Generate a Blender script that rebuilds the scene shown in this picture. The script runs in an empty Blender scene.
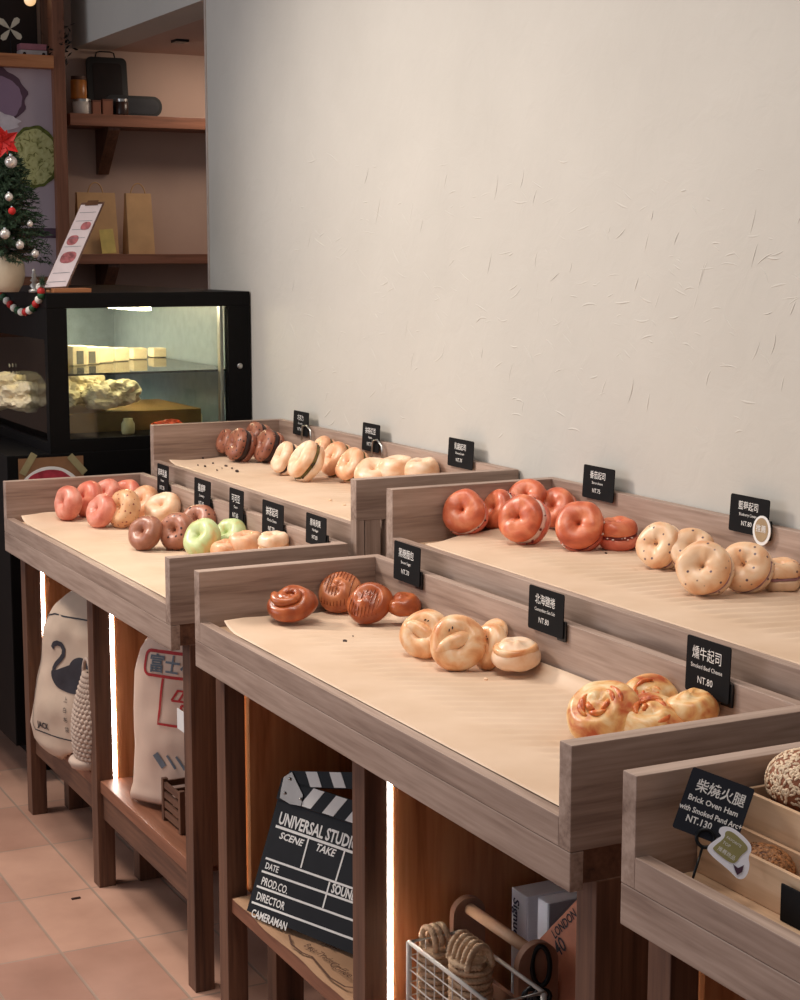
import bpy, bmesh, math, random
from math import sin, cos, pi, radians, sqrt, atan2
from mathutils import Vector, Matrix, noise

S = bpy.context.scene
COL = S.collection
rnd = random.Random(7)

# ------------------------------------------------------------------ camera
FPX, PITCH, YAW = 1716.96, radians(8.1278), radians(26.9525)
CAM = Vector((0, 0, 1.5))
FW = Vector((-cos(YAW) * cos(PITCH), sin(YAW) * cos(PITCH), -sin(PITCH)))
RT = FW.cross(Vector((0, 0, 1))).normalized()
UP = RT.cross(FW)
cd = bpy.data.cameras.new('camera')
cam = bpy.data.objects.new('camera', cd)
COL.objects.link(cam)
cam.matrix_world = Matrix(((RT.x, UP.x, -FW.x, 0), (RT.y, UP.y, -FW.y, 0), (RT.z, UP.z, -FW.z, 1.5), (0, 0, 0, 1)))
cd.sensor_fit = 'HORIZONTAL'; cd.sensor_width = 36; cd.lens = FPX * 36 / 800
cd.clip_start = 0.05
S.camera = cam

def ray(x, y): return FW + RT * ((x - 400) / FPX) - UP * ((y - 500) / FPX)
def at(x, y, ax, v):
    """point seen at image position x,y lying on the plane ax = v"""
    d = ray(x, y); i = 'XYZ'.index(ax); return CAM + d * ((v - CAM[i]) / d[i])
def on_plane(x, y, o, n):
    d = ray(x, y); return CAM + d * ((o - CAM).dot(n) / d.dot(n))

# ------------------------------------------------------------------ materials
def lin(c):
    return tuple(((v / 255) / 12.92 if v / 255 <= 0.04045 else ((v / 255 + 0.055) / 1.055) ** 2.4) for v in c) + (1,)
def nm(name):
    m = bpy.data.materials.new(name); m.use_nodes = True
    nt = m.node_tree; b = nt.nodes['Principled BSDF']; return m, nt, b
def N(nt, t, **kw):
    n = nt.nodes.new(t)
    for k, v in kw.items():
        if k in n.inputs: n.inputs[k].default_value = v
        else: setattr(n, k, v)
    return n
def ramp(nt, fac, stops):
    r = nt.nodes.new('ShaderNodeValToRGB'); e = r.color_ramp.elements
    e[0].position, e[0].color = stops[0]; e[1].position, e[1].color = stops[-1]
    for p, c in stops[1:-1]:
        q = e.new(p); q.color = c
    nt.links.new(fac, r.inputs[0]); return r.outputs[0]
def coords(nt, scale=(1, 1, 1), loc=(0, 0, 0)):
    tc = nt.nodes.new('ShaderNodeTexCoord'); mp = nt.nodes.new('ShaderNodeMapping')
    mp.inputs['Scale'].default_value = scale; mp.inputs['Location'].default_value = loc
    nt.links.new(tc.outputs['Object'], mp.inputs[0]); return mp.outputs[0]
def bump(nt, b, h, st, dist=0.002):
    n = nt.nodes.new('ShaderNodeBump'); n.inputs['Strength'].default_value = st; n.inputs['Distance'].default_value = dist
    nt.links.new(h, n.inputs['Height']); nt.links.new(n.outputs[0], b.inputs['Normal'])
def mixc(nt, fac, a, b):
    m = nt.nodes.new('ShaderNodeMix'); m.data_type = 'RGBA'
    if hasattr(fac, 'default_value'): nt.links.new(fac, m.inputs[0])
    else: m.inputs[0].default_value = fac
    for k, v in ((6, a), (7, b)):
        if isinstance(v, tuple): m.inputs[k].default_value = v
        else: nt.links.new(v, m.inputs[k])
    return m.outputs[2]
def flat(name, c, rough=0.6, metal=0, nscale=30, var=0.12, bs=0.1, spec=.4):
    m, nt, b = nm(name); c = lin(c)
    n = N(nt, 'ShaderNodeTexNoise', Scale=nscale, Detail=4.0); nt.links.new(coords(nt), n.inputs['Vector'])
    d = tuple(v * (1 - var) for v in c[:3]) + (1,); l = tuple(min(1, v * (1 + var)) for v in c[:3]) + (1,)
    nt.links.new(ramp(nt, n.outputs[0], [(0.3, d), (0.7, l)]), b.inputs['Base Color'])
    b.inputs['Roughness'].default_value = rough; b.inputs['Metallic'].default_value = metal
    b.inputs['Specular IOR Level'].default_value = spec
    if bs: bump(nt, b, n.outputs[0], bs)
    return m
def wood(name, cs, axis, rough=0.55, fine=1.0):
    """grain stretched along axis"""
    m, nt, b = nm(name)
    sc = [26 * fine] * 3; sc['XYZ'.index(axis)] = 1.6
    n = N(nt, 'ShaderNodeTexNoise', Scale=1.0, Detail=6.0, Roughness=0.62, Distortion=0.35); nt.links.new(coords(nt, sc), n.inputs['Vector'])
    sc2 = [150 * fine] * 3; sc2['XYZ'.index(axis)] = 7
    n2 = N(nt, 'ShaderNodeTexNoise', Scale=1.0, Detail=3.0); nt.links.new(coords(nt, sc2), n2.inputs['Vector'])
    ad = N(nt, 'ShaderNodeMath', operation='ADD'); mu = N(nt, 'ShaderNodeMath', operation='MULTIPLY')
    nt.links.new(n2.outputs[0], mu.inputs[0]); mu.inputs[1].default_value = 0.45
    nt.links.new(n.outputs[0], ad.inputs[0]); nt.links.new(mu.outputs[0], ad.inputs[1])
    cc = [lin(c) for c in cs]
    nt.links.new(ramp(nt, ad.outputs[0], [(0.5, cc[0]), (0.68, cc[1]), (0.9, cc[2])]), b.inputs['Base Color'])
    b.inputs['Roughness'].default_value = rough
    bump(nt, b, ad.outputs[0], 0.15, 0.001)
    return m
OAK = [(120, 96, 84), (153, 129, 115), (178, 154, 140)]
oak = {a: wood('weathered_oak_' + a.lower(), OAK, a) for a in 'XYZ'}
BRN = [(64, 40, 30), (94, 62, 46), (116, 80, 60)]
brn = {a: wood('brown_walnut_' + a.lower(), BRN, a, 0.5) for a in 'XYZ'}
ORG = [(150, 90, 52), (184, 118, 74), (202, 140, 94)]
orgw = {a: wood('warm_teak_' + a.lower(), ORG, a, 0.45, 0.7) for a in 'XYZ'}
RED = [(96, 58, 42), (124, 78, 56), (144, 94, 70)]
redw = {a: wood('red_brown_wood_' + a.lower(), RED, a, 0.45) for a in 'XYZ'}
birch = wood('pale_birch', [(190, 152, 120), (212, 176, 142), (225, 192, 160)], 'X')

def mk_paper():
    m, nt, b = nm('kraft_parchment')
    n = N(nt, 'ShaderNodeTexNoise', Scale=7.0, Detail=5.0); nt.links.new(coords(nt), n.inputs['Vector'])
    base = ramp(nt, n.outputs[0], [(0.35, lin((208, 178, 150))), (0.65, lin((219, 191, 165)))])
    n2 = N(nt, 'ShaderNodeTexNoise', Scale=9.0, Detail=2.0); nt.links.new(coords(nt, (1, 2, 1), (3, 1, 0)), n2.inputs['Vector'])
    st = ramp(nt, n2.outputs[0], [(0.68, (0, 0, 0, 1)), (0.76, (.7, .7, .7, 1))])
    nt.links.new(mixc(nt, st, base, lin((192, 156, 122))), b.inputs['Base Color'])
    b.inputs['Roughness'].default_value = 0.6
    bump(nt, b, n.outputs[0], 0.2, 0.004)
    return m
PAPER = mk_paper()
def mk_wall():
    m, nt, b = nm('trowelled_plaster')
    n = N(nt, 'ShaderNodeTexNoise', Scale=2.2, Detail=6.0, Roughness=0.6); nt.links.new(coords(nt), n.inputs['Vector'])
    nt.links.new(ramp(nt, n.outputs[0], [(0.3, lin((192, 187, 179))), (0.7, lin((201, 196, 188)))]), b.inputs['Base Color'])
    n2 = N(nt, 'ShaderNodeTexNoise', Scale=14.0, Detail=8.0, Roughness=0.55, Distortion=1.2); nt.links.new(coords(nt), n2.inputs['Vector'])
    b.inputs['Roughness'].default_value = 0.85
    bump(nt, b, n2.outputs[0], 0.22, 0.006)
    return m
PLASTER = mk_wall()
ALC = flat('alcove_paint', (186, 160, 146), 0.8, nscale=5, var=0.05)
def mk_tile():
    m, nt, b = nm('terracotta_tiles')
    cv = coords(nt, (1, 1, 1), (4.245, -1.14, 0))
    br = N(nt, 'ShaderNodeTexBrick', Scale=1.0); br.offset = 0.0; br.squash = 1.0
    br.inputs['Brick Width'].default_value = 0.35; br.inputs['Row Height'].default_value = 0.173
    br.inputs['Mortar Size'].default_value = 0.0035; br.inputs['Mortar Smooth'].default_value = 0.3; br.inputs['Bias'].default_value = 0.0
    br.inputs['Color1'].default_value = lin((204, 160, 138)); br.inputs['Color2'].default_value = lin((176, 132, 114)); br.inputs['Mortar'].default_value = lin((170, 144, 128))
    nt.links.new(cv, br.inputs['Vector'])
    n = N(nt, 'ShaderNodeTexNoise', Scale=5.0, Detail=5.0); nt.links.new(coords(nt), n.inputs['Vector'])
    v = ramp(nt, n.outputs[0], [(0.3, (0.72, 0.68, 0.66, 1)), (0.7, (1.0, 1.0, 1.0, 1))])
    mx = nt.nodes.new('ShaderNodeMix'); mx.data_type = 'RGBA'; mx.blend_type = 'MULTIPLY'; mx.inputs[0].default_value = 1
    nt.links.new(br.outputs[0], mx.inputs[6]); nt.links.new(v, mx.inputs[7]); nt.links.new(mx.outputs[2], b.inputs['Base Color'])
    b.inputs['Roughness'].default_value = 0.42
    iv = N(nt, 'ShaderNodeMath', operation='SUBTRACT'); iv.inputs[0].default_value = 1; nt.links.new(br.outputs[1], iv.inputs[1])
    bump(nt, b, iv.outputs[0], 0.5, 0.002)
    return m
TILE = mk_tile()
BLACK = flat('black_card', (20, 19, 21), 0.8, spec=.15)
BLACKM = flat('black_metal', (20, 20, 22), 0.35, 0.4)
CHALK = flat('white_ink', (235, 232, 228), 0.8, var=0.03)
CASEB = flat('black_cabinet', (12, 11, 12), 0.5, spec=.12)
WHITE = flat('white_paper', (230, 228, 226), 0.6, var=0.04)
WIREW = flat('white_wire', (215, 208, 200), 0.5)
STEEL = flat('steel', (190, 188, 184), 0.3, 0.9)
KRAFT = flat('kraft_paper', (196, 156, 112), 0.75, nscale=12, bs=0.3)
KRAFTS = flat('pale_kraft_sack', (222, 192, 172), 0.7, nscale=9, var=0.08, bs=0.5)
REDINK = flat('red_print', (186, 48, 50), 0.7)
GREYINK = flat('grey_print', (110, 118, 128), 0.7)
DARKINK = flat('dark_print', (50, 46, 52), 0.7)
BROWNINK = flat('brown_print', (88, 58, 42), 0.8)
def mk_burlap(name, c):
    m, nt, b = nm(name)
    w = N(nt, 'ShaderNodeTexWave', Scale=190.0); w.bands_direction = 'X'; nt.links.new(coords(nt), w.inputs['Vector'])
    w2 = N(nt, 'ShaderNodeTexWave', Scale=190.0); w2.bands_direction = 'Z'; nt.links.new(coords(nt), w2.inputs['Vector'])
    a = N(nt, 'ShaderNodeMath', operation='ADD'); nt.links.new(w.outputs[1], a.inputs[0]); nt.links.new(w2.outputs[1], a.inputs[1])
    n = N(nt, 'ShaderNodeTexNoise', Scale=8.0, Detail=4.0); nt.links.new(coords(nt), n.inputs['Vector'])
    d = lin(tuple(v * 0.9 for v in c))
    nt.links.new(ramp(nt, n.outputs[0], [(0.3, d), (0.7, lin(c))]), b.inputs['Base Color'])
    b.inputs['Roughness'].default_value = 0.9; bump(nt, b, a.outputs[0], 0.25, 0.001)
    return m
BURLAP = mk_burlap('burlap_weave', (214, 188, 166))
BURLAP2 = mk_burlap('brown_burlap_weave', (180, 138, 104))
def mk_glass(name, tint=(0.93, 0.97, 0.95, 1), g=0.08):
    m, nt, b = nm(name); nt.nodes.remove(b)
    out = nt.nodes['Material Output']
    t = nt.nodes.new('ShaderNodeBsdfTransparent'); t.inputs[0].default_value = tint
    gl = nt.nodes.new('ShaderNodeBsdfGlossy'); gl.inputs['Roughness'].default_value = 0.03
    fr = nt.nodes.new('ShaderNodeFresnel'); fr.inputs[0].default_value = 1.45
    mx = nt.nodes.new('ShaderNodeMixShader')
    nt.links.new(fr.outputs[0], mx.inputs[0]); nt.links.new(t.outputs[0], mx.inputs[1]); nt.links.new(gl.outputs[0], mx.inputs[2])
    nt.links.new(mx.outputs[0], out.inputs[0]); return m
GLASS = mk_glass('clear_glass')
def emit(name, c, s):
    m, nt, b = nm(name); b.inputs['Base Color'].default_value = (0.8, 0.8, 0.8, 1)
    b.inputs['Emission Color'].default_value = c; b.inputs['Emission Strength'].default_value = s; return m
LED = emit('led_white', (1.0, 0.90, 0.80, 1), 45)
LAMP = emit('warm_bulb', (1.0, 0.62, 0.28, 1), 1.2)
LED2 = emit('led_recessed', (1.0, 0.60, 0.30, 1), 4)
CASELED = emit('case_led', (1.0, 0.80, 0.50, 1), 70)
TAGRIM = flat('white_sticker_edge', (244, 242, 250), 0.35, var=0.01, bs=0)  # plain white rim of the scroll tag, its own colour

def dough(name, c1, c2, c3, specks=None, sscale=45, sth=0.16, rough=0.36, scale=20):
    """crust colour: c1 pale .. c3 browned, optional specks"""
    m, nt, b = nm(name)
    n = N(nt, 'ShaderNodeTexNoise', Scale=float(scale), Detail=5.0, Distortion=0.6); nt.links.new(coords(nt), n.inputs['Vector'])
    col = ramp(nt, n.outputs[0], [(0.32, lin(c1)), (0.5, lin(c2)), (0.68, lin(c3))])
    if specks:
        v = N(nt, 'ShaderNodeTexVoronoi', Scale=float(sscale)); nt.links.new(coords(nt), v.inputs['Vector'])
        col = mixc(nt, ramp(nt, v.outputs['Distance'], [(sth, (1, 1, 1, 1)), (sth + 0.07, (0, 0, 0, 1))]), col, lin(specks))
    nt.links.new(col, b.inputs['Base Color'])
    b.inputs['Roughness'].default_value = rough
    b.inputs['Subsurface Weight'].default_value = 0.05; b.inputs['Subsurface Radius'].default_value = (0.01, 0.005, 0.003)
    n3 = N(nt, 'ShaderNodeTexNoise', Scale=60.0, Detail=3.0); nt.links.new(coords(nt), n3.inputs['Vector'])
    bump(nt, b, n3.outputs[0], 0.12, 0.003)
    return m
DO = dict(
    tomato=dough('tomato_crust', (230, 142, 100), (206, 104, 68), (168, 70, 42)),
    tomatob=dough('tomato_crumb', (234, 144, 116), (214, 110, 86), (186, 78, 56)),
    blueb=dough('blueberry_crust', (242, 210, 176), (234, 188, 146), (216, 150, 104), (96, 70, 80), 75, 0.13),
    blueg=dough('blueberry_crumb', (238, 214, 186), (232, 200, 168), (220, 186, 150), (120, 84, 90), 80, 0.13),
    swirl=dough('caramel_brown_crust', (196, 112, 66), (164, 80, 40), (128, 54, 26), rough=0.28),
    swirlb=dough('caramel_side', (214, 140, 92), (190, 108, 64), (160, 80, 44)),
    salt=dough('golden_roll_crust', (246, 216, 180), (236, 182, 132), (206, 126, 72), rough=0.33, scale=24),
    pizza=dough('cheese_crust', (248, 222, 176), (232, 176, 110), (196, 92, 46), rough=0.35, scale=30),
    pink=dough('pink_crust', (236, 166, 146), (220, 134, 112), (190, 94, 74)),
    pinkt=dough('coral_crust', (236, 160, 130), (224, 128, 104), (204, 98, 80)),
    speck=dough('cranberry_tan_crust', (234, 194, 152), (222, 170, 126), (204, 142, 98), (140, 60, 50), 80, 0.17),
    tan=dough('plain_tan_crust', (240, 200, 168), (230, 172, 130), (208, 136, 94)),
    cream=dough('pale_cream_crust', (248, 222, 196), (240, 200, 164), (222, 162, 116)),
    brown=dough('rye_brown_crust', (178, 124, 100), (156, 100, 78), (132, 80, 60)),
    brownsp=dough('cocoa_chip_crust', (184, 128, 104), (166, 106, 82), (140, 84, 62), (50, 26, 22), 75, 0.2),
    green=dough('matcha_crust', (206, 216, 166), (190, 204, 142), (210, 164, 104)),
    choc=dough('chocolate_crust', (170, 112, 88), (150, 90, 68), (118, 64, 48), (52, 28, 24), 80, 0.18),
)
FI = dict(
    cream=flat('cream_filling', (232, 206, 194), 0.5, nscale=60, var=0.2), berry=flat('berry_filling', (120, 44, 44), 0.4, nscale=60, var=0.5),
    purple=flat('blueberry_cream_filling', (156, 116, 124), 0.5, nscale=60, var=0.2), dark=flat('dark_chocolate_filling', (48, 26, 24), 0.35, nscale=60, var=0.4),
    olive=flat('olive_green_filling', (96, 84, 36), 0.5, nscale=60, var=0.5), tanf=flat('butter_filling', (226, 178, 128), 0.5))

# ------------------------------------------------------------------ object helpers
WM = {}
def empty(name, loc=(0, 0, 0), M=None):
    o = bpy.data.objects.new(name, None); COL.objects.link(o); o.empty_display_size = 0.05
    o.matrix_world = M if M is not None else Matrix.Translation(Vector(loc))
    WM[o] = o.matrix_world.copy(); return o
def tag(o, label, cat, group=None, kind=None):
    if label: o['label'] = label
    if cat: o['category'] = cat
    if group: o['group'] = group
    if kind: o['kind'] = kind
    return o
def thing(name, label, cat, loc=(0, 0, 0), group=None, M=None):
    return tag(empty(name, loc, M), label, cat, group)
def obj(name, bm, m, parent=None, world=True, smooth=False, label=None):
    me = bpy.data.meshes.new(name)
    bmesh.ops.recalc_face_normals(bm, faces=bm.faces[:])
    bm.to_mesh(me); bm.free()
    if isinstance(m, (list, tuple)):
        for q in m: me.materials.append(q)
    else: me.materials.append(m)
    o = bpy.data.objects.new(name, me); COL.objects.link(o)
    if smooth:
        for p in me.polygons: p.use_smooth = True
    if parent is not None:
        o.parent = parent; W = WM[parent]; WM[o] = W
        if world: me.transform(W.inverted())
    else: WM[o] = Matrix.Identity(4)
    if label: o['label'] = label
    return o
def solo(name, bm, m, label, cat, group=None, smooth=False, base=None):
    """a one-mesh thing with its origin at base"""
    o = obj(name, bm, m, smooth=smooth)
    if base is None:
        vs = [v.co for v in o.data.vertices]
        base = Vector(((min(v.x for v in vs) + max(v.x for v in vs)) / 2, (min(v.y for v in vs) + max(v.y for v in vs)) / 2, min(v.z for v in vs)))
    o.data.transform(Matrix.Translation(-Vector(base))); o.location = base
    WM[o] = Matrix.Translation(Vector(base))
    return tag(o, label, cat, group)
def struct(name, bm, m):
    o = obj(name, bm, m); o['kind'] = 'structure'; return o
def box(bm, x0, x1, y0, y1, z0, z1, bev=0.0, M=None):
    r = bmesh.ops.create_cube(bm, size=1.0)
    vs = r['verts']
    for v in vs:
        v.co = Vector((x0 + (v.co.x + .5) * (x1 - x0), y0 + (v.co.y + .5) * (y1 - y0), z0 + (v.co.z + .5) * (z1 - z0)))
    if M is not None:
        for v in vs: v.co = M @ v.co
    if bev:
        es = list({e for v in vs for e in v.link_edges})
        bmesh.ops.bevel(bm, geom=es, offset=bev, segments=2, profile=0.6, affect='EDGES')
    return bm
def B(*a, **k): return box(bmesh.new(), *a, **k)
def tube(bm, pts, r, seg=8, closed=False, cap=True):
    pts = [Vector(p) for p in pts]; n = len(pts); rings = []
    prev = None
    for i, p in enumerate(pts):
        a = pts[(i - 1) % n] if (i > 0 or closed) else p; b_ = pts[(i + 1) % n] if (i < n - 1 or closed) else p
        t = (b_ - a).normalized()
        if prev is None:
            u = t.cross(Vector((0, 0, 1)));
            if u.length < 1e-3: u = t.cross(Vector((1, 0, 0)))
            u.normalize()
        else:
            u = prev - t * prev.dot(t); u.normalize()
        prev = u; w = t.cross(u)
        rr = r[i] if isinstance(r, (list, tuple)) else r
        rings.append([bm.verts.new(p + (u * cos(2 * pi * k / seg) + w * sin(2 * pi * k / seg)) * rr) for k in range(seg)])
    m = n if closed else n - 1
    for i in range(m):
        A, C = rings[i], rings[(i + 1) % n]
        for k in range(seg):
            bm.faces.new((A[k], A[(k + 1) % seg], C[(k + 1) % seg], C[k]))
    if cap and not closed:
        bm.faces.new(rings[0][::-1]); bm.faces.new(rings[-1])
    return bm
def lathe(bm, prof, seg=32, M=None, fn=None):
    """prof list of (r,z)"""
    M = M or Matrix.Identity(4); rings = []
    for (r, z) in prof:
        if r < 1e-6: rings.append([bm.verts.new(M @ Vector((0, 0, z)))])
        else:
            ring = []
            for k in range(seg):
                a = 2 * pi * k / seg; q = Vector((r * cos(a), r * sin(a), z))
                if fn: q = fn(q, a)
                ring.append(bm.verts.new(M @ q))
            rings.append(ring)
    for A, C in zip(rings, rings[1:]):
        for k in range(seg):
            a = [A[k % len(A)], A[(k + 1) % len(A)], C[(k + 1) % len(C)], C[k % len(C)]]
            f = []
            for v in a:
                if v not in f: f.append(v)
            if len(f) > 2: bm.faces.new(f)
    return bm
def ball(bm, c, r, sub=2, sc=(1, 1, 1)):
    q = bmesh.ops.create_icosphere(bm, subdivisions=sub, radius=r)
    for v in q['verts']: v.co = Vector((v.co.x * sc[0], v.co.y * sc[1], v.co.z * sc[2])) + Vector(c)
    return bm
def plate(bm, poly, fr, t=0.001):
    """extrude 2-D polygon (u,v) to a slab through frame fr(u,v,w)"""
    a = [bm.verts.new(fr(u, v, 0)) for u, v in poly]; c = [bm.verts.new(fr(u, v, t)) for u, v in poly]
    n = len(poly)
    bm.faces.new(a[::-1]); bm.faces.new(c)
    for i in range(n): bm.faces.new((a[i], a[(i + 1) % n], c[(i + 1) % n], c[i]))
    return bm
def rrect(x0, y0, x1, y1, r, k=4):
    P = []
    for cx, cy, a0 in ((x1 - r, y1 - r, 0), (x0 + r, y1 - r, 90), (x0 + r, y0 + r, 180), (x1 - r, y0 + r, 270)):
        for i in range(k + 1):
            a = radians(a0 + 90 * i / k); P.append((cx + r * cos(a), cy + r * sin(a)))
    return P
def strip(bm, pts, w, fr, t=0.0006, closed=False):
    """flat stroke along 2-D pts"""
    n = len(pts); m = n if closed else n - 1
    L = []; R_ = []
    for i in range(n):
        a = pts[(i - 1) % n] if (i or closed) else pts[i]; b_ = pts[(i + 1) % n] if (i < n - 1 or closed) else pts[i]
        dx, dy = b_[0] - a[0], b_[1] - a[1]; l = math.hypot(dx, dy) or 1
        nx, ny = -dy / l * w / 2, dx / l * w / 2
        L.append((pts[i][0] + nx, pts[i][1] + ny)); R_.append((pts[i][0] - nx, pts[i][1] - ny))
    for i in range(m):
        j = (i + 1) % n
        vs = [bm.verts.new(fr(u, v, t)) for u, v in (L[i], L[j], R_[j], R_[i])]
        bm.faces.new(vs)
    return bm
def text_bm(s, size, fr, align='LEFT', bold=0.0, sx=1.0, w=0.0012, bm=None, shear=0.0):
    """text as mesh laid on the frame fr(u,v,w)"""
    cu = bpy.data.curves.new('t', 'FONT'); cu.body = s; cu.size = size; cu.align_x = align; cu.offset = bold; cu.shear = shear
    cu.resolution_u = 2
    to = bpy.data.objects.new('t', cu); COL.objects.link(to)
    dg = bpy.context.evaluated_depsgraph_get(); dg.update()
    me = bpy.data.meshes.new_from_object(to.evaluated_get(dg))
    bm = bm or bmesh.new(); vs = [bm.verts.new(fr(v.co.x * sx, v.co.y, w)) for v in me.vertices]
    for p in me.polygons:
        try: bm.faces.new([vs[i] for i in p.vertices])
        except ValueError: pass
    bpy.data.objects.remove(to); bpy.data.curves.remove(cu); bpy.data.meshes.remove(me)
    return bm
def frame_of(o, ex, ey):
    ez = ex.cross(ey).normalized()
    return lambda u, v, w=0: o + ex * u + ey * v + ez * w

def smoothpoly(P, it=2):
    for _ in range(it):
        Q = []
        for i in range(len(P)):
            a, b_ = P[i], P[(i + 1) % len(P)]
            Q += [(a[0] * .75 + b_[0] * .25, a[1] * .75 + b_[1] * .25), (a[0] * .25 + b_[0] * .75, a[1] * .25 + b_[1] * .75)]
        P = Q
    return P
FLOOR = -0.02
ZL, ZU = 0.803, 0.936      # paper heights of lower and upper trays
# ------------------------------------------------------------------ room
struct('floor', B(-9, 3, -5, 4.5, FLOOR - .1, FLOOR), TILE)
def wall_mesh():
    bm = bmesh.new(); WY = 1.93
    box(bm, -5.115, 2.5, WY, WY + .15, FLOOR, 3.4)
    box(bm, -6.55, -5.115, WY, WY + .15, 2.277, 3.4)
    r = random.Random(3)
    def stroke(px, py, L, ang, bend, wd, hh):
        c = at(px, py, 'Y', WY); n = 9; P = []
        for i in range(n):
            t = i / (n - 1) - .5
            P.append((c.x + L * (t * cos(ang) - bend * (t * t) * sin(ang)), c.z + L * (t * sin(ang) + bend * t * t * cos(ang))))
        prev = None
        for i in range(n):
            t = i / (n - 1); w = wd * sin(pi * t) ** .7 + .0003; h = hh * sin(pi * t) ** .8
            j, k = min(i + 1, n - 1), max(i - 1, 0); dx, dz = P[j][0] - P[k][0], P[j][1] - P[k][1]; l = math.hypot(dx, dz)
            nx, nz = -dz / l, dx / l
            ring = [bm.verts.new((P[i][0] + nx * w * s, WY + .0002 - h * q, P[i][1] + nz * w * s)) for s, q in ((-1, 0), (-.15, 1), (.35, .8), (1.3, 0))]
            if prev:
                for q in range(3): bm.faces.new((prev[q], prev[q + 1], ring[q + 1], ring[q]))
            prev = ring
    for i in range(300):
        x = r.uniform(290, 800); y = r.gauss(290, 85)
        if y < 150 or y > 450: continue
        stroke(x, y, r.uniform(9, 34) * (at(x, y, 'Y', WY) - CAM).length / FPX, r.choice((-.5, -.25, .1, .35, -.7, 1.2)) + r.uniform(-.2, .2), r.uniform(-.45, .45), r.uniform(.001, .0024), r.uniform(.0005, .0013))
    return bm
struct('wall_right', wall_mesh(), PLASTER)
bm = B(-6.75, -6.55, .4, 3.2, FLOOR, 3.4)
struct('wall_back', bm, ALC)
bm = bmesh.new(); box(bm, -6.55, -5.115, 2.08, 3.2, 2.277, 2.42)
struct('ceiling', bm, flat('alcove_ceiling', (196, 170, 158), 0.8, nscale=4, var=0.04))
struct('wall_alcove', B(-6.55, -5.0, 3.0, 3.15, FLOOR, 2.277), ALC)
struct('trim_1', B(-5.121, -5.109, 1.927, 1.936, FLOOR, 3.4), flat('corner_bead', (190, 176, 166)))
# dark slot in the alcove ceiling
p = at(180, 40, 'Z', 2.277)
solo('ceiling_vent', B(p.x - .03, p.x + .03, p.y - .025, p.y + .025, 2.268, 2.28, 0.002), BLACKM, 'small dark slot vent recessed in the alcove ceiling', 'vent')

# ------------------------------------------------------------------ display tables and trays
def make_table(X0, X1, label, shelfz=0.25, apron=True, xm=None, ledlen=1):
    t = thing('display_table', label, 'table', ((X0 + X1) / 2, 1.5, FLOOR), 'wooden display tables in a row along the wall')
    obj('apron', B(X0, X1, 1.118, 1.138, .712, .7635, 0.0015), oak['X'], t)
    obj('table_top', B(X0 + .01, X1 - .003, 1.138, 1.9, .72, .7635), brn['X'], t)
    lw = .046
    xm = xm if xm is not None else (X0 + X1) / 2 + lw / 2
    for xr in (X0 + lw + .002, xm, X1 - .0):
        obj('leg', B(xr - lw, xr, 1.158, 1.2, FLOOR, .72, 0.0015), brn['Z'], t)
        obj('leg', B(xr - lw, xr, 1.84, 1.88, FLOOR, .72, 0.0015), brn['Z'], t)
    for i, xr in enumerate((X0 + lw + .002, xm)):
        obj('divider_panel', B(xr - .03, xr - .001, 1.2095, 1.84, shelfz, .72), orgw['Z'], t)
        obj('panel_edge', B(xr - .034, xr - (.012 if (i or X0 < -4) else .030), 1.2, 1.2095, shelfz, .72), orgw['Z'], t)
        if i or X0 < -4: obj('light_strip', B(xr - .006, xr + .0006, 1.2015, 1.2085, shelfz + .002, .718), LED, t, label='glowing white strip light')
        else: obj('light_strip', B(xr - .03, xr - .026, 1.2003, 1.2035, shelfz + .002, .718), LED2, t, label='recessed warm strip light')
        obj('support_leg', B(xr - lw, xr, 1.26, 1.32, FLOOR, shelfz - .03, .0015), brn['Z'], t)
    obj('divider_panel', B(X1 - .03, X1 - .001, 1.2, 1.84, shelfz, .72), brn['Z'], t)
    obj('back_panel', B(X0 + .05, X1 - .03, 1.82, 1.838, .15, .72), brn['Z'], t)
    obj('shelf', B(X0 + .05, X1 - .046, 1.166, 1.82, shelfz - .03, shelfz, 0.0015), redw['X'], t)
    if apron: obj('shelf_apron', B(X0 + .05, X1 - .046, 1.172, 1.19, shelfz - .095, shelfz - .03), brn['X'], t)
    return t
XA, XC, XE = (-4.545, -3.213), (-3.072, -1.732), (-1.621, -.28)
make_table(*XA, 'wooden display table farthest back holding the fabric sacks', .248, True, -3.884)
make_table(*XC, 'wooden display table in the middle holding the clapperboard and rope basket', .252, False, -2.404)
make_table(*XE, 'wooden display table nearest the camera, cut off by the frame edge', .25, False, -.95)
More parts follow.
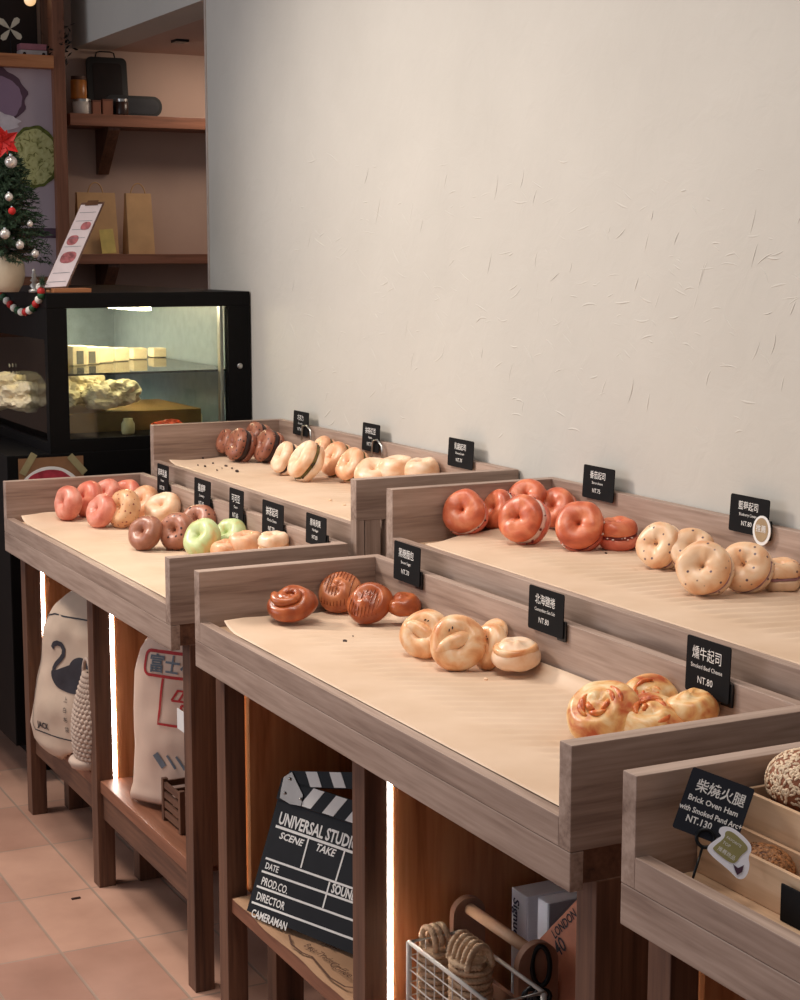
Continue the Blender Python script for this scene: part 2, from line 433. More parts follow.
def make_tray(X0, X1, lower, label, base=True):
    if lower: y0, y1, zt, zb = 1.118, 1.512, .901, .764
    else: y0, y1, zt, zb = 1.531, 1.926, 1.034, .947
    t = thing('wooden_tray', label, 'tray', ((X0 + X1) / 2, (y0 + y1) / 2, zb), 'raised-edge wooden bread trays')
    th = .028
    rz = .803 if lower else .937
    if lower:
        obj('front_rail', B(X0 + th, X1 - th, y0, y0 + .02, zb, rz, 0.0012), oak['X'], t)
        obj('base_board', B(X0 + th, X1 - th, y0 + .02, y1 - .02, zb, (.79 if base else .772)), birch, t)
        for a in (X0, X1 - th): obj('end_panel', B(a, a + th, y0, y1, zb, zt, 0.0012), oak['Y'], t)
        obj('back_rail', B(X0 + th, X1 - th, y1 - .02, y1, zb, zt, 0.0012), oak['X'], t)
    else:
        obj('front_rail', B(X0 + th, X1 - th, y0, y0 + .018, .84, rz, 0.0012), oak['X'], t)
        obj('base_board', B(X0 + th, X1 - th, y0 + .018, y1 - .02, .9, .922), birch, t)
        for a in (X0, X1 - th):
            bm = B(a, a + th, y0, y1, zb if a > X0 else .9, zt, 0.0012)
            obj('end_panel', bm, oak['Y'], t)
            obj('corner_post', B(a, a + th, y0, y0 + .018, .84, zb if a > X0 else .9, 0.0), oak['Z'], t)
        obj('back_rail', B(X0 + th, X1 - th, y1 - .02, y1, .9, zt, 0.0012), oak['X'], t)
        for a in (X0 + .0, X1 - .031):
            for y in (1.552, 1.60, 1.85):
                obj('riser_post', B(a, a + .03, y, y + .036, .7635, zb if a > X0 else .9, 0.0), brn['Z'] if y > 1.8 else oak['Z'], t)
    return t
make_tray(*XA, True, 'lower tray on the far table, filled with pink, brown and green bagels')
make_tray(*XC, True, 'lower tray in the middle, with brown buns, golden knots and cheesy rolls')
make_tray(*XE, True, 'lower tray at the bottom right, with seeded loaves in open boxes', base=False)
make_tray(-4.54, -3.213, False, 'upper tray at the far left back, with chocolate and cream bagel sandwiches')
make_tray(*(-3.072, -1.732), False, 'upper tray against the wall, with red tomato and blueberry bagels')

def paper(X0, X1, y0, y1, z, label, skew, yr, curl=True, seed=1):
    bm = bmesh.new(); nx, ny = 260, 44; V = []
    for i in range(nx + 1):
        row = []
        for j in range(ny + 1):
            u, v = i / nx, j / ny; x = X0 + (X1 - X0) * u; y = y0 + (y1 - y0) * v
            k = min(1, max(0, (y - yr) / .03)) * min(1, max(0, (y1 - .02 - y) / .03))
            e = min(1, min(u, 1 - u) * 12)
            zz = z + (.0024 + .001 * noise.noise((x * 2, y * 3, seed + 5))) * k * e * sin((x - (y - y0) * skew + .015 * noise.noise((x * 4, y * 5, seed))) * 2 * pi / .036)
            zz += .0022 * (noise.noise((x * 5, y * 7, seed)) )*min(1,v*8)
            if curl and u < .08: zz += .016 * (1 - u / .08) ** 2 * (0.5 + .5 * sin(v * 5 + seed))
            if v > .93: zz += .02 * ((v - .93) / .07) ** 1.5
            xx = x + (.05 * (1 - v * 3) if v < .33 else 0) * (1 - u) ** 12 + .01 * noise.noise((v * 6, seed, 0)) * (1 - u) ** 6
            row.append(bm.verts.new((xx, y, zz)))
        V.append(row)
    for i in range(nx):
        for j in range(ny): bm.faces.new((V[i][j], V[i + 1][j], V[i + 1][j + 1], V[i][j + 1]))
    o = solo('parchment_sheet', bm, PAPER, label, 'paper', 'kraft parchment sheets lining the bread trays', smooth=True)
    sd = o.modifiers.new('thickness', 'SOLIDIFY'); sd.thickness = .0008; sd.offset = -1
    return o
paper(-4.495, -3.245, 1.139, 1.486, ZL, 'kraft parchment sheet under the pink and green bagels of the far lower tray', .5, 1.25, seed=1)
paper(-3.02, -1.762, 1.139, 1.486, ZL, 'kraft parchment sheet under the brown buns and golden knots of the middle tray', .5, 1.23, seed=2)
paper(-4.49, -3.245, 1.550, 1.902, ZU, 'kraft parchment sheet dotted with crumbs under the chocolate and cream bagels', .2, 1.63, seed=3)
paper(-2.99, -1.762, 1.550, 1.902, ZU, 'kraft parchment sheet under the red tomato and blueberry bagels', .2, 1.63, seed=4)

# ------------------------------------------------------------------ bread
def cam_dir(r, u, t): return (RT * r + UP * u - FW * t).normalized()
def seat(px, py, rp, n, zb, hr):
    """centre + radius so that a disc of radius rp pixels at px,py rests on height zb"""
    d = ray(px, py); lo, hi = .8, 7
    for _ in range(60):
        mid = (lo + hi) / 2; c = CAM + d * mid; R_ = rp * mid / FPX
        sn = sqrt(max(0, 1 - n.z ** 2)); low = c.z - R_ * (.56 * sn + sqrt((.44 * sn) ** 2 + (hr * n.z) ** 2)) * .985
        if low > zb: lo = mid
        else: hi = mid
    # keep it inside the tray: the ones at the back rest on their neighbours
    ymax = 1.490 if zb < .9 else 1.904
    for _ in range(200):
        c = CAM + d * lo; R_ = rp * lo / FPX
        mg = R_ * (abs(n.z) * .9 + .45 * (1 - abs(n.z)))
        x0 = -3.044 if c.x > -3.2 else -4.515
        if c.y + mg > ymax or c.x - mg < x0: lo -= .004
        else: break
    return CAM + d * lo, rp * lo / FPX
def orient(c, n, spin):
    ref = Vector((0, 0, 1)) if abs(n.z) < .95 else Vector((1, 0, 0))
    x = ref.cross(n).normalized(); y = n.cross(x)
    M = Matrix(((x.x, y.x, n.x, c.x), (x.y, y.y, n.y, c.y), (x.z, y.z, n.z, c.z), (0, 0, 0, 1)))
    return M @ Matrix.Rotation(spin, 4, 'Z')
def wob(R_, seed, amp=.05):
    def f(q, a):
        k = 1 + amp * noise.noise((cos(a) * 1.1, sin(a) * 1.1, seed)) * 1.6
        z = q.z * (1 + amp * 2.2 * noise.noise((cos(a) * 1.3 + 5, sin(a) * 1.3, seed + 3)))
        return Vector((q.x * k, q.y * k, z)) + Vector((0, 0, R_ * .05 * noise.noise((q.x / R_ * 1.6, q.y / R_ * 1.6, seed + 9))))
    return f
GAPS = {'sandwich': .085, 'thick': .17}
def bread(kind, px, py, rp, n, zb, crust, label, cat, group, name, fill=None, fill2=None, spin=0, crumb=None, dy=0, hole=.035):
    seed = rnd.random() * 50
    nv = Vector((.06, -.1, 1)).normalized() if n is None else cam_dir(*n)
    hr = {'sandwich': .58, 'thick': .64, 'bagel': .5, 'roll': .5, 'flatroll': .52}[kind] * (1.3 if n is None else 1)
    c, R_ = seat(px, py, rp, nv, zb, hr)
    M = orient(c, nv, spin)
    t = thing(name, label, cat, group=group, M=M)
    L = Matrix.Identity(4); f = wob(R_, seed)
    def O(nm_, bm, m, par=t, label=None): return obj(nm_, bm, m, par, world=False, smooth=True, label=label)
    if kind in ('sandwich', 'thick'):
        g = GAPS[kind] * R_; H = hr * R_; rh = hole * R_; rm = .56 * R_
        top = [(rh * 1.5, g), (rh, g + .12 * R_)]
        for i in range(10):
            a = pi * (1 - i / 9); q = cos(a); top.append((rm + q * ((rm - rh) if q < 0 else (R_ - rm)) * .999, g + .1 * R_ * (1 if q > -.9 else .8) + (H - g - .1 * R_) * sin(a) ** .75))
        top += [(R_ * .99, g + .04 * R_), (R_ * .95, g), (R_ * .5, g * .9), (rh * 1.5, g)]
        bot = [(r, -z) for r, z in top]
        O('top_half', lathe(bmesh.new(), top, 44, L, f), DO[crust])
        O('bottom_half', lathe(bmesh.new(), bot, 44, L, f), DO[crumb or crust])
        fb = bmesh.new()
        def ff(q, a):
            k = 1 + .05 * noise.noise((cos(a) * 4, sin(a) * 4, seed + 20)) - .02
            return f(Vector((q.x * k, q.y * k, q.z)), a)
        lathe(fb, [(rh * 1.2, 0), (R_ * .3, g * 1.05), (R_ * .88, g * 1.08), (R_ * .965, g * .8), (R_ * .99, 0), (R_ * .965, -g * .8), (R_ * .88, -g * 1.08), (R_ * .3, -g * 1.05), (rh * 1.2, 0)], 52, L, ff)
        O('filling', fb, FI[fill or 'cream'])
        if fill2:
            sb = bmesh.new()
            for i in range(16):
                a = rnd.uniform(0, 2 * pi); q = f(Vector((R_ * .985 * cos(a), R_ * .985 * sin(a), rnd.uniform(-g, g) * .7)), a)
                ball(sb, q, R_ * rnd.uniform(.035, .075), 1, (1, 1, .6))
            O('filling_chunks', sb, FI[fill2])
    elif kind == 'bagel':
        H = hr * R_; rm = (.56) * R_; rh = hole * R_; P = []
        for i in range(21):
            a = 2 * pi * i / 20; q = cos(a); P.append((rm + q * ((R_ - rm) if q > 0 else (rm - rh)), H * sin(a)))
        O('bagel_body', lathe(bmesh.new(), P, 44, L, f), DO[crust]) if False else None
        o = O('crust', lathe(bmesh.new(), P, 44, L, f), DO[crust])
    elif kind in ('roll', 'flatroll'):
        H = hr * R_; P = []
        for i in range(17):
            a = pi / 2 - pi * i / 16; P.append((R_ * cos(a) ** .8 if cos(a) > 1e-6 else 0, H * (sin(a) if sin(a) > 0 else .75 * sin(a))))
        def fr_(q, a):
            q = f(q, a)
            # a fold spiralling over the dome
            r = math.hypot(q.x, q.y) / R_
            s = sin(a * 1 + r * 7 + seed)
            return q + Vector((0, 0, (R_ * .07 * s * (1 if q.z > 0 else 0) * min(1, (1 - r) * 3) * min(1, r * 4))))
        P = P if crust != 'salt' else P
        bmm = bmesh.new(); prof = []
        for i in range(len(P) - 1):
            for k in range(2): prof.append((P[i][0] * (1 - k / 2) + P[i + 1][0] * k / 2, P[i][1] * (1 - k / 2) + P[i + 1][1] * k / 2))
        prof.append(P[-1])
        O('crust', lathe(bmm, prof, 48, L, fr_), DO[crust])
    return t, M, R_, O, f

GT, GB = 'red tomato bagel sandwiches on the upper tray', 'blueberry bagel sandwiches on the upper tray'
TS = 'bagel sandwich'
def sandwiches(rows, group, name, zb):
    for (kind, px, py, rp, n, crust, fill, fill2, crumb, lab) in rows:
        if n: n = (n[0] * 1.3, n[1] * 1.15, n[2])
        bread(kind, px, py, rp, n, zb, crust, lab, TS, group, name, fill, fill2, rnd.uniform(0, 6), crumb)
sandwiches([
    ('sandwich', 465, 513, 23, (-.3, .35, .9), 'tomato', 'cream', 'berry', 'tomatob', 'red tomato bagel sandwich nearest the far end panel of its tray'),
    ('sandwich', 500, 511, 21, (-.75, .3, .6), 'tomato', 'cream', 'berry', 'tomatob', 'red bagel sandwich tilted sideways, second from the far end panel'),
    ('thick', 524, 520, 25, (-.5, .25, .82), 'tomato', 'cream', 'berry', 'tomatob', 'red bagel sandwich with the widest band of pale cream filling'),
    ('sandwich', 528, 499, 20, (-.3, .45, .85), 'tomato', 'cream', 'berry', 'tomatob', 'red bagel peeking out at the back above the cream-banded one'),
    ('sandwich', 556, 510, 22, (-.45, .45, .75), 'tomato', 'cream', 'berry', 'tomatob', 'red bagel sandwich leaning behind the fourth one, beside a hole-facing bagel'),
    ('sandwich', 580, 527, 25, (-.22, .38, .9), 'tomato', 'berry', 'cream', 'tomatob', 'red bagel showing its hole, just left of the flat-lying one'),
    ('sandwich', 618, 534, 20, None, 'tomato', 'berry', 'cream', 'tomatob', 'red tomato bagel sandwich lying flat at the near end of the red row'),
], GT, 'tomato_bagel', ZU)
sandwiches([
    ('sandwich', 661, 546, 24, (-.55, .25, .8), 'blueb', 'purple', None, 'blueg', 'pale blueberry bagel at the far left of the blueberry row'),
    ('sandwich', 692, 551, 23, (-.15, .5, .85), 'blueb', 'purple', None, 'blueg', 'blueberry bagel at the back, half hidden by the largest one'),
    ('sandwich', 705, 569, 28, (-.35, .28, .9), 'blueb', 'purple', None, 'blueg', 'largest blueberry bagel, in front with a purple cream edge'),
    ('sandwich', 746, 568, 26.5, (-.4, .33, .85), 'blueb', 'purple', None, 'blueg', 'blueberry bagel leaning between the largest one and the flat one'),
    ('sandwich', 781, 575, 20, None, 'blueb', 'purple', None, 'blueg', 'blueberry bagel sandwich lying flat at the right frame edge'),
], GB, 'blueberry_bagel', ZU)
GC = 'chocolate bagel sandwiches on the far upper tray'; GK = 'cream bagel sandwiches on the far upper tray'
sandwiches([
    ('sandwich', 227, 442, 13, (-.7, .3, .6), 'choc', 'dark', None, None, 'chocolate bagel farthest left in the far upper tray'),
    ('thick', 241, 446, 17, (-.75, .3, .6), 'choc', 'dark', None, None, 'chocolate bagel in front with a thick dark filling, second from the left'),
    ('thick', 257, 438, 16, (-.75, .3, .6), 'choc', 'dark', None, None, 'chocolate bagel at the back between two larger chocolate ones'),
    ('thick', 269, 447, 17, (-.75, .35, .6), 'choc', 'dark', None, None, 'chocolate bagel next to the first cream bagel'),
], GC, 'chocolate_bagel', ZU)
sandwiches([
    ('sandwich', 286, 459, 17, (-.78, .45, .5), 'cream', 'dark', None, 'cream', 'cream bagel sandwich right beside the chocolate ones'),
    ('sandwich', 306, 462, 20.5, (-.72, .55, .5), 'cream', 'olive', 'dark', 'cream', 'cream bagel sandwich in front with a long dark olive filling line'),
    ('sandwich', 322, 453, 17, (-.72, .5, .5), 'tan', 'olive', None, 'tan', 'tan bagel sandwich behind the one with the long filling line'),
    ('sandwich', 337, 460, 18, (-.7, .35, .65), 'tan', 'olive', None, 'tan', 'tan bagel sandwich fourth from the chocolate bagels'),
    ('sandwich', 353, 466, 18, (-.6, .45, .65), 'tan', 'olive', None, 'tan', 'tan bagel sandwich with green filling, next to the flat pale rolls'),
], GK, 'cream_bagel', ZU)
GP = 'plain bagels in the far trays'
def bagels(rows, zb, group):
    for (kind, px, py, rp, n, crust, nm_, lab) in rows:
        bread(kind, px, py, rp, n, zb, crust, lab, 'bagel', group, nm_, spin=rnd.uniform(0, 6))
bagels([
    ('bagel', 374, 474, 21, (-.1, .8, .6), 'cream', 'pale_roll', 'pale golden bagel touching the near end panel of the far upper tray'),
    ('bagel', 398, 470, 20, None, 'cream', 'pale_roll', 'pale golden bagel lying flat in the middle of the near corner pile'),
    ('bagel', 422, 471, 18, None, 'cream', 'pale_roll', 'pale golden bagel lying flat nearest the back corner of the far upper tray'),
], ZU, 'pale golden bagels behind the near end panel of the far upper tray')
G1 = 'pink bagels in the far lower tray'; G2 = 'tan and brown bagels in the far lower tray'
bagels([
    ('bagel', 68, 503, 18, (-.75, .12, .65), 'pink', 'pink_bagel', 'large pink bagel standing nearest the far end panel'),
    ('bagel', 88, 499, 19, (-.75, .2, .6), 'pinkt', 'pink_bagel', 'coral bagel standing just behind the large pink one'),
    ('bagel', 106, 494, 16, (-.4, .5, .7), 'pink', 'pink_bagel', 'small pink bagel at the back, third in the pink row'),
    ('bagel', 101, 511, 18, (-.65, .35, .65), 'pink', 'pink_bagel', 'pink bagel tilted in front of the small pink one, against the speckled tan'),
    ('bagel', 126, 494, 16, (-.4, .5, .7), 'pinkt', 'pink_bagel', 'coral bagel behind the cranberry speckled one'),
], ZL, G1)
bagels([
    ('bagel', 124, 509, 20, (-.65, .25, .68), 'speck', 'speckled_bagel', 'tan bagel with red cranberry specks beside the pink ones'),
    ('bagel', 144, 502, 18, (-.5, .5, .7), 'tan', 'tan_bagel', 'tan bagel at the back right of the speckled one'),
    ('bagel', 163, 508, 19, (-.25, .7, .65), 'cream', 'tan_bagel', 'pale cream bagel behind the two brown ones'),
    ('bagel', 145, 533, 19, (-.5, .4, .75), 'brown', 'brown_bagel', 'smooth brown bagel in front, left of the chip-studded one'),
    ('bagel', 177, 531, 20, (-.45, .25, .85), 'brownsp', 'brown_bagel', 'brown bagel studded with chips and showing its hole'),
    ('bagel', 198, 521, 19, (-.3, .55, .75), 'brownsp', 'brown_bagel', 'brown chip bagel behind the green ones'),
    ('bagel', 202, 538, 21, (-.55, .45, .7), 'green', 'green_bagel', 'pale green bagel in front, beside the chip-studded brown one'),
    ('bagel', 229, 536, 20, (-.5, .6, .6), 'green', 'green_bagel', 'pale green bagel leaning right of the front green one'),
    ('bagel', 225, 551, 15, None, 'tan', 'tan_bagel', 'tan bagel low behind the near end panel below the green ones'),
    ('bagel', 246, 545, 19, None, 'tan', 'tan_bagel', 'tan bagel lying flat between the green ones and the split one'),
], ZL, G2)
bread('sandwich', 274, 545, 16, None, ZL, 'cream', 'pale split bagel lying flat nearest the near back corner of the far lower tray', TS, None, 'split_bagel', 'tanf')

# middle tray: brown buns
GBN = 'glossy brown buns in the middle tray'
def stripes(M, R_, O, f, k=9, H=.5):
    for i in range(k):
        x = (-.62 + 1.24 * i / (k - 1)) * R_; bm = bmesh.new(); P = []
        for j in range(14):
            a = -1.25 + 2.5 * j / 13; y = sin(a) * sqrt(max(0, R_ * R_ - x * x)) * .92
            r = math.hypot(x, y) / R_
            P.append((x, y, H * R_ * sqrt(max(0, 1 - r * r)) ** .9 + .02 * R_))
        O('glaze_stripe', tube(bm, P, R_ * .02, 6), SWD)
SWD = flat('dark_caramel_glaze', (134, 66, 36), 0.25)
t, M, R_, O, f = bread('flatroll', 292, 605, 26, (-.15, .85, .5), ZL, 'swirl', 'glossy brown curled bun alone at the far left of the middle tray', 'bun', GBN, 'brown_bun', spin=1)
cb = bmesh.new(); P = [(R_ * (.62 - .5 * i / 24) * cos(2.2 + i * .24), R_ * (.62 - .5 * i / 24) * sin(2.2 + i * .24), R_ * (.42 + .1 * i / 24)) for i in range(25)]
O('dough_coil', tube(cb, P, [R_ * (.19 - .07 * i / 24) for i in range(25)], 8), DO['swirl'])
t, M, R_, O, f = bread('flatroll', 340, 592, 23, (-.25, .55, .8), ZL, 'swirlb', 'brown bun with glaze stripes at the back, second from the left', 'bun', GBN, 'brown_bun'); stripes(M, R_, O, f)
t, M, R_, O, f = bread('flatroll', 369, 603, 24, (-.3, .6, .75), ZL, 'swirl', 'brown bun with glaze stripes in front, touching the flat one', 'bun', GBN, 'brown_bun'); stripes(M, R_, O, f)
t, M, R_, O, f = bread('flatroll', 404, 606, 18, None, ZL, 'swirl', 'brown bun lying flat at the right of the brown group', 'bun', GBN, 'brown_bun'); stripes(M, R_, O, f, 4)
# golden knots
GKN = 'golden knotted rolls in the middle tray'
def knot(px, py, rp, n, lab, spin=0.0, hr=.46):
    nv = Vector((0, 0, 1)) if n is None else cam_dir(*n)
    c, R_ = seat(px, py, rp, nv, ZL, hr); M = orient(c, nv, spin)
    t = thing('golden_knot', lab, 'roll', group=GKN, M=M)
    # pretzel-like strand looped over itself with plump arms
    P = []; Rr = []
    for i in range(60):
        s = i / 59; a = 2 * pi * s * 1.0 - pi / 2
        r = R_ * .56; P.append(Vector((r * cos(a), r * sin(a), 0))); Rr.append(R_ * (.44 + .02 * sin(a * 3)))
    bm = bmesh.new(); n_ = 60; seg = 18; rings = []
    for i in range(n_):
        p = P[i]; a = atan2(p.y, p.x); rad = Vector((cos(a), sin(a), 0))
        rings.append([bm.verts.new(p + (rad * cos(q) + Vector((0, 0, 1)) * sin(q) * (hr / .44)) * Rr[i] * (1 + .05 * noise.noise((cos(a) * 2, sin(a) * 2, q + px)))) for q in [2 * pi * k / seg for k in range(seg)]])
    for i in range(n_):
        A, C = rings[i], rings[(i + 1) % n_]
        for k in range(seg): bm.faces.new((A[k], A[(k + 1) % seg], C[(k + 1) % seg], C[k]))
    obj('ring', bm, DO['salt'], t, world=False, smooth=True)
    bm = bmesh.new()
    Q = [Vector((-.5, .62, .30)), Vector((-.3, .42, .42)), Vector((-.08, .15, .40)), Vector((.1, -.15, .34)), Vector((.2, -.42, .26)), Vector((.22, -.58, .1))]
    Q = [Vector((q.x, q.y, q.z * .72)) * R_ for q in Q]; pts = []
    for i in range(len(Q) - 1):
        for k in range(5): pts.append(Q[i].lerp(Q[i + 1], k / 5))
    pts.append(Q[-1]); m = len(pts)
    tube(bm, pts, [R_ * (.1 + .2 * sin(pi * (.12 + .8 * i / (m - 1)))) for i in range(m)], 12)
    obj('crossed_strand', bm, DO['salt'], t, world=False, smooth=True)
    bm = bmesh.new()
    for q in ((.3, .3, .47), (.4, .2, .46)): ball(bm, Vector(q) * R_, R_ * .035, 1, (1.8, .8, .8))
    obj('black_sesame', bm, FI['dark'], t, world=False)
    return t
knot(425, 634, 26, (-.35, .42, .85), 'golden knotted roll at the left back of the knot group', .6)
knot(458, 643, 29, (-.12, .33, .93), 'largest golden knotted roll, in front with dark sesame specks', 1.5)
knot(489, 646, 24, (-.78, .25, .55), 'golden roll standing edge-on behind the largest knot', .2, .38)
bread('flatroll', 495, 631, 14, (-.3, .6, .7), ZL, 'salt', 'small golden roll mostly hidden behind the edge-on one', 'roll', GKN, 'golden_knot')
t, M, R_, O, f = bread('flatroll', 516, 657, 25, None, ZL, 'cream', 'pale golden roll lying flat at the right of the knot group', 'roll', GKN, 'golden_knot')
bm = bmesh.new(); tube(bm, [Vector((R_ * .75 * cos(a), R_ * .75 * sin(a), R_ * .36)) for a in [2 * pi * k / 30 for k in range(30)]], R_ * .17, 10, closed=True)
O('browned_rim', bm, DO['salt'])
# cheesy rolls
GZ = 'cheese-topped rolls behind the near end panel of the middle tray'
def cheesy(px, py, rp, n, lab, hr='flatroll'):
    t, M, R_, O, f = bread(hr, px, py, rp, n, ZL, 'pizza', lab, 'roll', GZ, 'cheese_roll', spin=rnd.uniform(0, 6))
    CH = FI_CH
    for k in range(7):
        a = rnd.uniform(0, 6.28); rr = R_ * rnd.uniform(.15, .6); bm = bmesh.new(); P = []
        for j in range(9):
            b_ = a + j * .17; z = R_ * .5 * sqrt(max(0, 1 - (rr / R_) ** 2)) ** .9
            P.append((rr * cos(b_), rr * sin(b_), z + R_ * .015 + rnd.uniform(-.01, .01) * R_))
        O('browned_cheese', tube(bm, P, [R_ * .09 * sin(pi * (.1 + .8 * j / 8)) for j in range(9)], 8), CH)
FI_CH = dough('browned_cheese_top', (240, 170, 96), (222, 116, 56), (176, 70, 34), scale=50, rough=.3)
cheesy(603, 713, 38, (-.35, .7, .65), 'large cheese-topped roll farthest left in the near group of the middle tray')
cheesy(650, 701, 30, (0, .6, .8), 'cheese-topped roll standing at the back of the near group')
cheesy(652, 722, 36, (-.1, .8, .55), 'cheese-topped roll in front, half hidden by the near end panel')
cheesy(692, 710, 27, None, 'cheese-topped roll at the right of its group, under the smoked beef card')
# crumbs
CR = flat('crumb', (52, 28, 22), .6)
for px, py, r, z in [(203, 458, 1.6, ZU), (213, 463, 1.3, ZU), (226, 466, 2, ZU), (205, 466, 1.5, ZU), (232, 468, 1.2, ZU), (237, 471, 2.2, ZU), (217, 470, 1.2, ZU), (410, 555, 0, ZU), (345, 641, 2.6, ZL), (353, 636, 1, ZL), (606, 553, 1.4, ZU), (198, 465, 1, ZU), (222, 468, .9, ZU)]:
    if r == 0: continue
    q = at(px, py, 'Z', z + .003); s = r * (q - CAM).length / FPX
    solo('crumb', ball(bmesh.new(), q, s, 1, (1.6, .8, .7)), CR, 'dark crumb lying on the parchment of a bread tray', 'crumb', 'dark crumbs on the parchment')
for px, py, r, z in [(486, 679, 2.4, ZL), (330, 500, 2, ZU), (344, 505, 2, ZU)]:
    q = at(px, py, 'Z', z + .003); s = r * (q - CAM).length / FPX
    solo('crumb', ball(bmesh.new(), q, s, 1, (1.3, 1, .7)), DO['cream'], 'pale dough crumb lying on the parchment of a bread tray', 'crumb', 'pale crumbs on the parchment')
for px, py in [(76, 898)]:
    q = at(px, py, 'Z', FLOOR + .002); solo('floor_chip', box(bmesh.new(), q.x - .004, q.x + .004, q.y - .011, q.y + .011, FLOOR, FLOOR + .003, .001), CR, 'small dark scrap lying on the terracotta floor', 'scrap')

# ------------------------------------------------------------------ price cards
GCARD = 'black handwritten price cards on the trays'
def price_card(x0, x1, zt, zb, y, lines, label, clip=True, lean=.06, tagk=None, roll=0.0, deco=None):
    w, h = x1 - x0, zt - zb
    o = Vector(((x0 + x1) / 2, y, zb)); ex = Vector((cos(roll), 0, sin(roll))); ey = Vector((-sin(roll), lean, cos(roll))).normalized()
    fr = frame_of(o, ex, ey)          # +w is ex x ey = -Y side (towards viewer)
    t = thing('price_card', label, 'price card', o, GCARD)
    obj('card', plate(bmesh.new(), rrect(-w / 2, 0, w / 2, h, .004), fr, .0015), BLACK, t)
    if clip: obj('clip', plate(bmesh.new(), rrect(w / 2 - .02, -.004, w / 2 + .006, .03, .002), lambda u, v, q: fr(u, v, q * 1 - .003), .0025), BLACKM, t)
    for (s, sz, u, v, sx) in lines:
        bm = text_bm(s, sz * h, fr, 'CENTER', .0, sx, .0021)
        for v_ in bm.verts: v_.co = v_.co + ex * (u * w) + ey * (v * h)
        obj('lettering', bm, CHALK, t, label='white handwritten lettering')
    return t, fr, w, h
def std(a, b_, c): return [(a, .25, -.02, .64, .85), (b_, .11, -.02, .46, .95), (c, .18, -.04, .2, .95)]
YU, YD = 1.900, 1.486
for px0, py0, px1, lines, lab, z0 in [
    (293, 410, 308, std('巧克力', 'Chocolate', 'NT.65'), 'black price card on the far upper back rail, left one of two beside white clips', 1.005),
    (362, 422, 379, std('抹茶紅豆', 'Matcha', 'NT.75'), 'black price card on the far upper back rail, behind the tan bagels', 1.005),
    (448, 437, 473, std('乳酪起司', 'Cheese Cream', 'NT.70'), 'black price card standing above the near end panel of the far upper tray', 1.015),
    (583, 464, 614, std('番茄起司', 'Bacon cheese', 'NT.75'), 'black price card on the back rail above the red bagels', 1.013),
    (730, 493, 769, std('藍莓起司', 'Blueberry Cream', 'NT.80'), 'black price card on the back rail above the blueberry bagels', 1.013)]:
    a = at(px0, py0, 'Y', YU); b_ = at(px1, py0, 'Y', YU)
    t, fr, w, h = price_card(a.x, b_.x, a.z, z0, YU, lines, lab, clip=px0 > 700)
    if px0 < 400:
        bm = bmesh.new(); tube(bm, [fr(w * .2, -.012, .006), fr(w * .25, h * .42, .007), fr(w * .5, h * .48, .007), fr(w * .75, h * .3, .006), fr(w * .85, -.014, .006)], .0028, 6)
        obj('wire_clip', bm, STEEL, t, smooth=True, label='shiny clear wire clip')
    if px0 > 700:
        bm = bmesh.new(); plate(bm, [(w * .38 + .024 * cos(a_), .012 + .026 * sin(a_)) for a_ in [2 * pi * k / 24 for k in range(24)]], lambda u, v, q: fr(u, v, q + .003), .0012)
        obj('round_tag', bm, WHITE, t, label='white round tag'); 
        bm = bmesh.new(); plate(bm, [(w * .38 + .018 * cos(a_), .013 + .021 * sin(a_)) for a_ in [2 * pi * k / 24 for k in range(24)]], lambda u, v, q: fr(u, v, q + .0043), .0006)
        obj('tag_face', bm, flat('tag_beige', (160, 136, 104)), t)
        bm = text_bm('推薦', .014, lambda u, v, q: fr(w * .38 + u, .010 + v, q + .0046), 'CENTER'); obj('tag_lettering', bm, WHITE, t)
for px0, py0, px1, py1, lines, lab in [
    (157, 463, 168, 493, std('草莓乳酪', 'Cheese', 'NT.70'), 'black price card farthest left on the rail behind the pink bagels'),
    (194, 477, 210, 508, std('蔓越莓', 'Cranberry', 'NT.65'), 'black price card second from the left, between the pink and brown bagels'),
    (229, 487, 243, 521, std('可可豆', 'Cocoa', 'NT.65'), 'black narrow price card above the green bagels'),
    (262, 499, 283, 534, std('抹茶起司', 'Matcha Cheese', 'NT.70'), 'black price card above the tan bagels of the far lower tray'),
    (306, 512, 326, 541, std('原味貝果', 'Plain Bagel', 'NT.50'), 'black price card just above the near back corner of the far lower tray'),
    (394, 540, 420, 577, std('黑糖麵包', 'Brown Sugar', 'NT.70'), 'black price card above the flat glossy brown bun'),
    (529, 584, 564, 626, std('北海鹽捲', 'Camembert Sea Salt', 'NT.80'), 'black price card on the rail above the pale flat golden roll'),
    (687, 634, 731, 688, std('燻牛起司', 'Smoked Beef Cheese', 'NT.80'), 'large black price card with a round hook, above the cheese-topped rolls')]:
    a = at(px0, py0, 'Y', YD); b_ = at(px1, py0, 'Y', YD); c = at(px0, py1, 'Y', YD)
    price_card(a.x, b_.x, a.z, c.z - .002, YD, lines, lab, lean=.03)
q = at(708, 690, 'Y', 1.519)

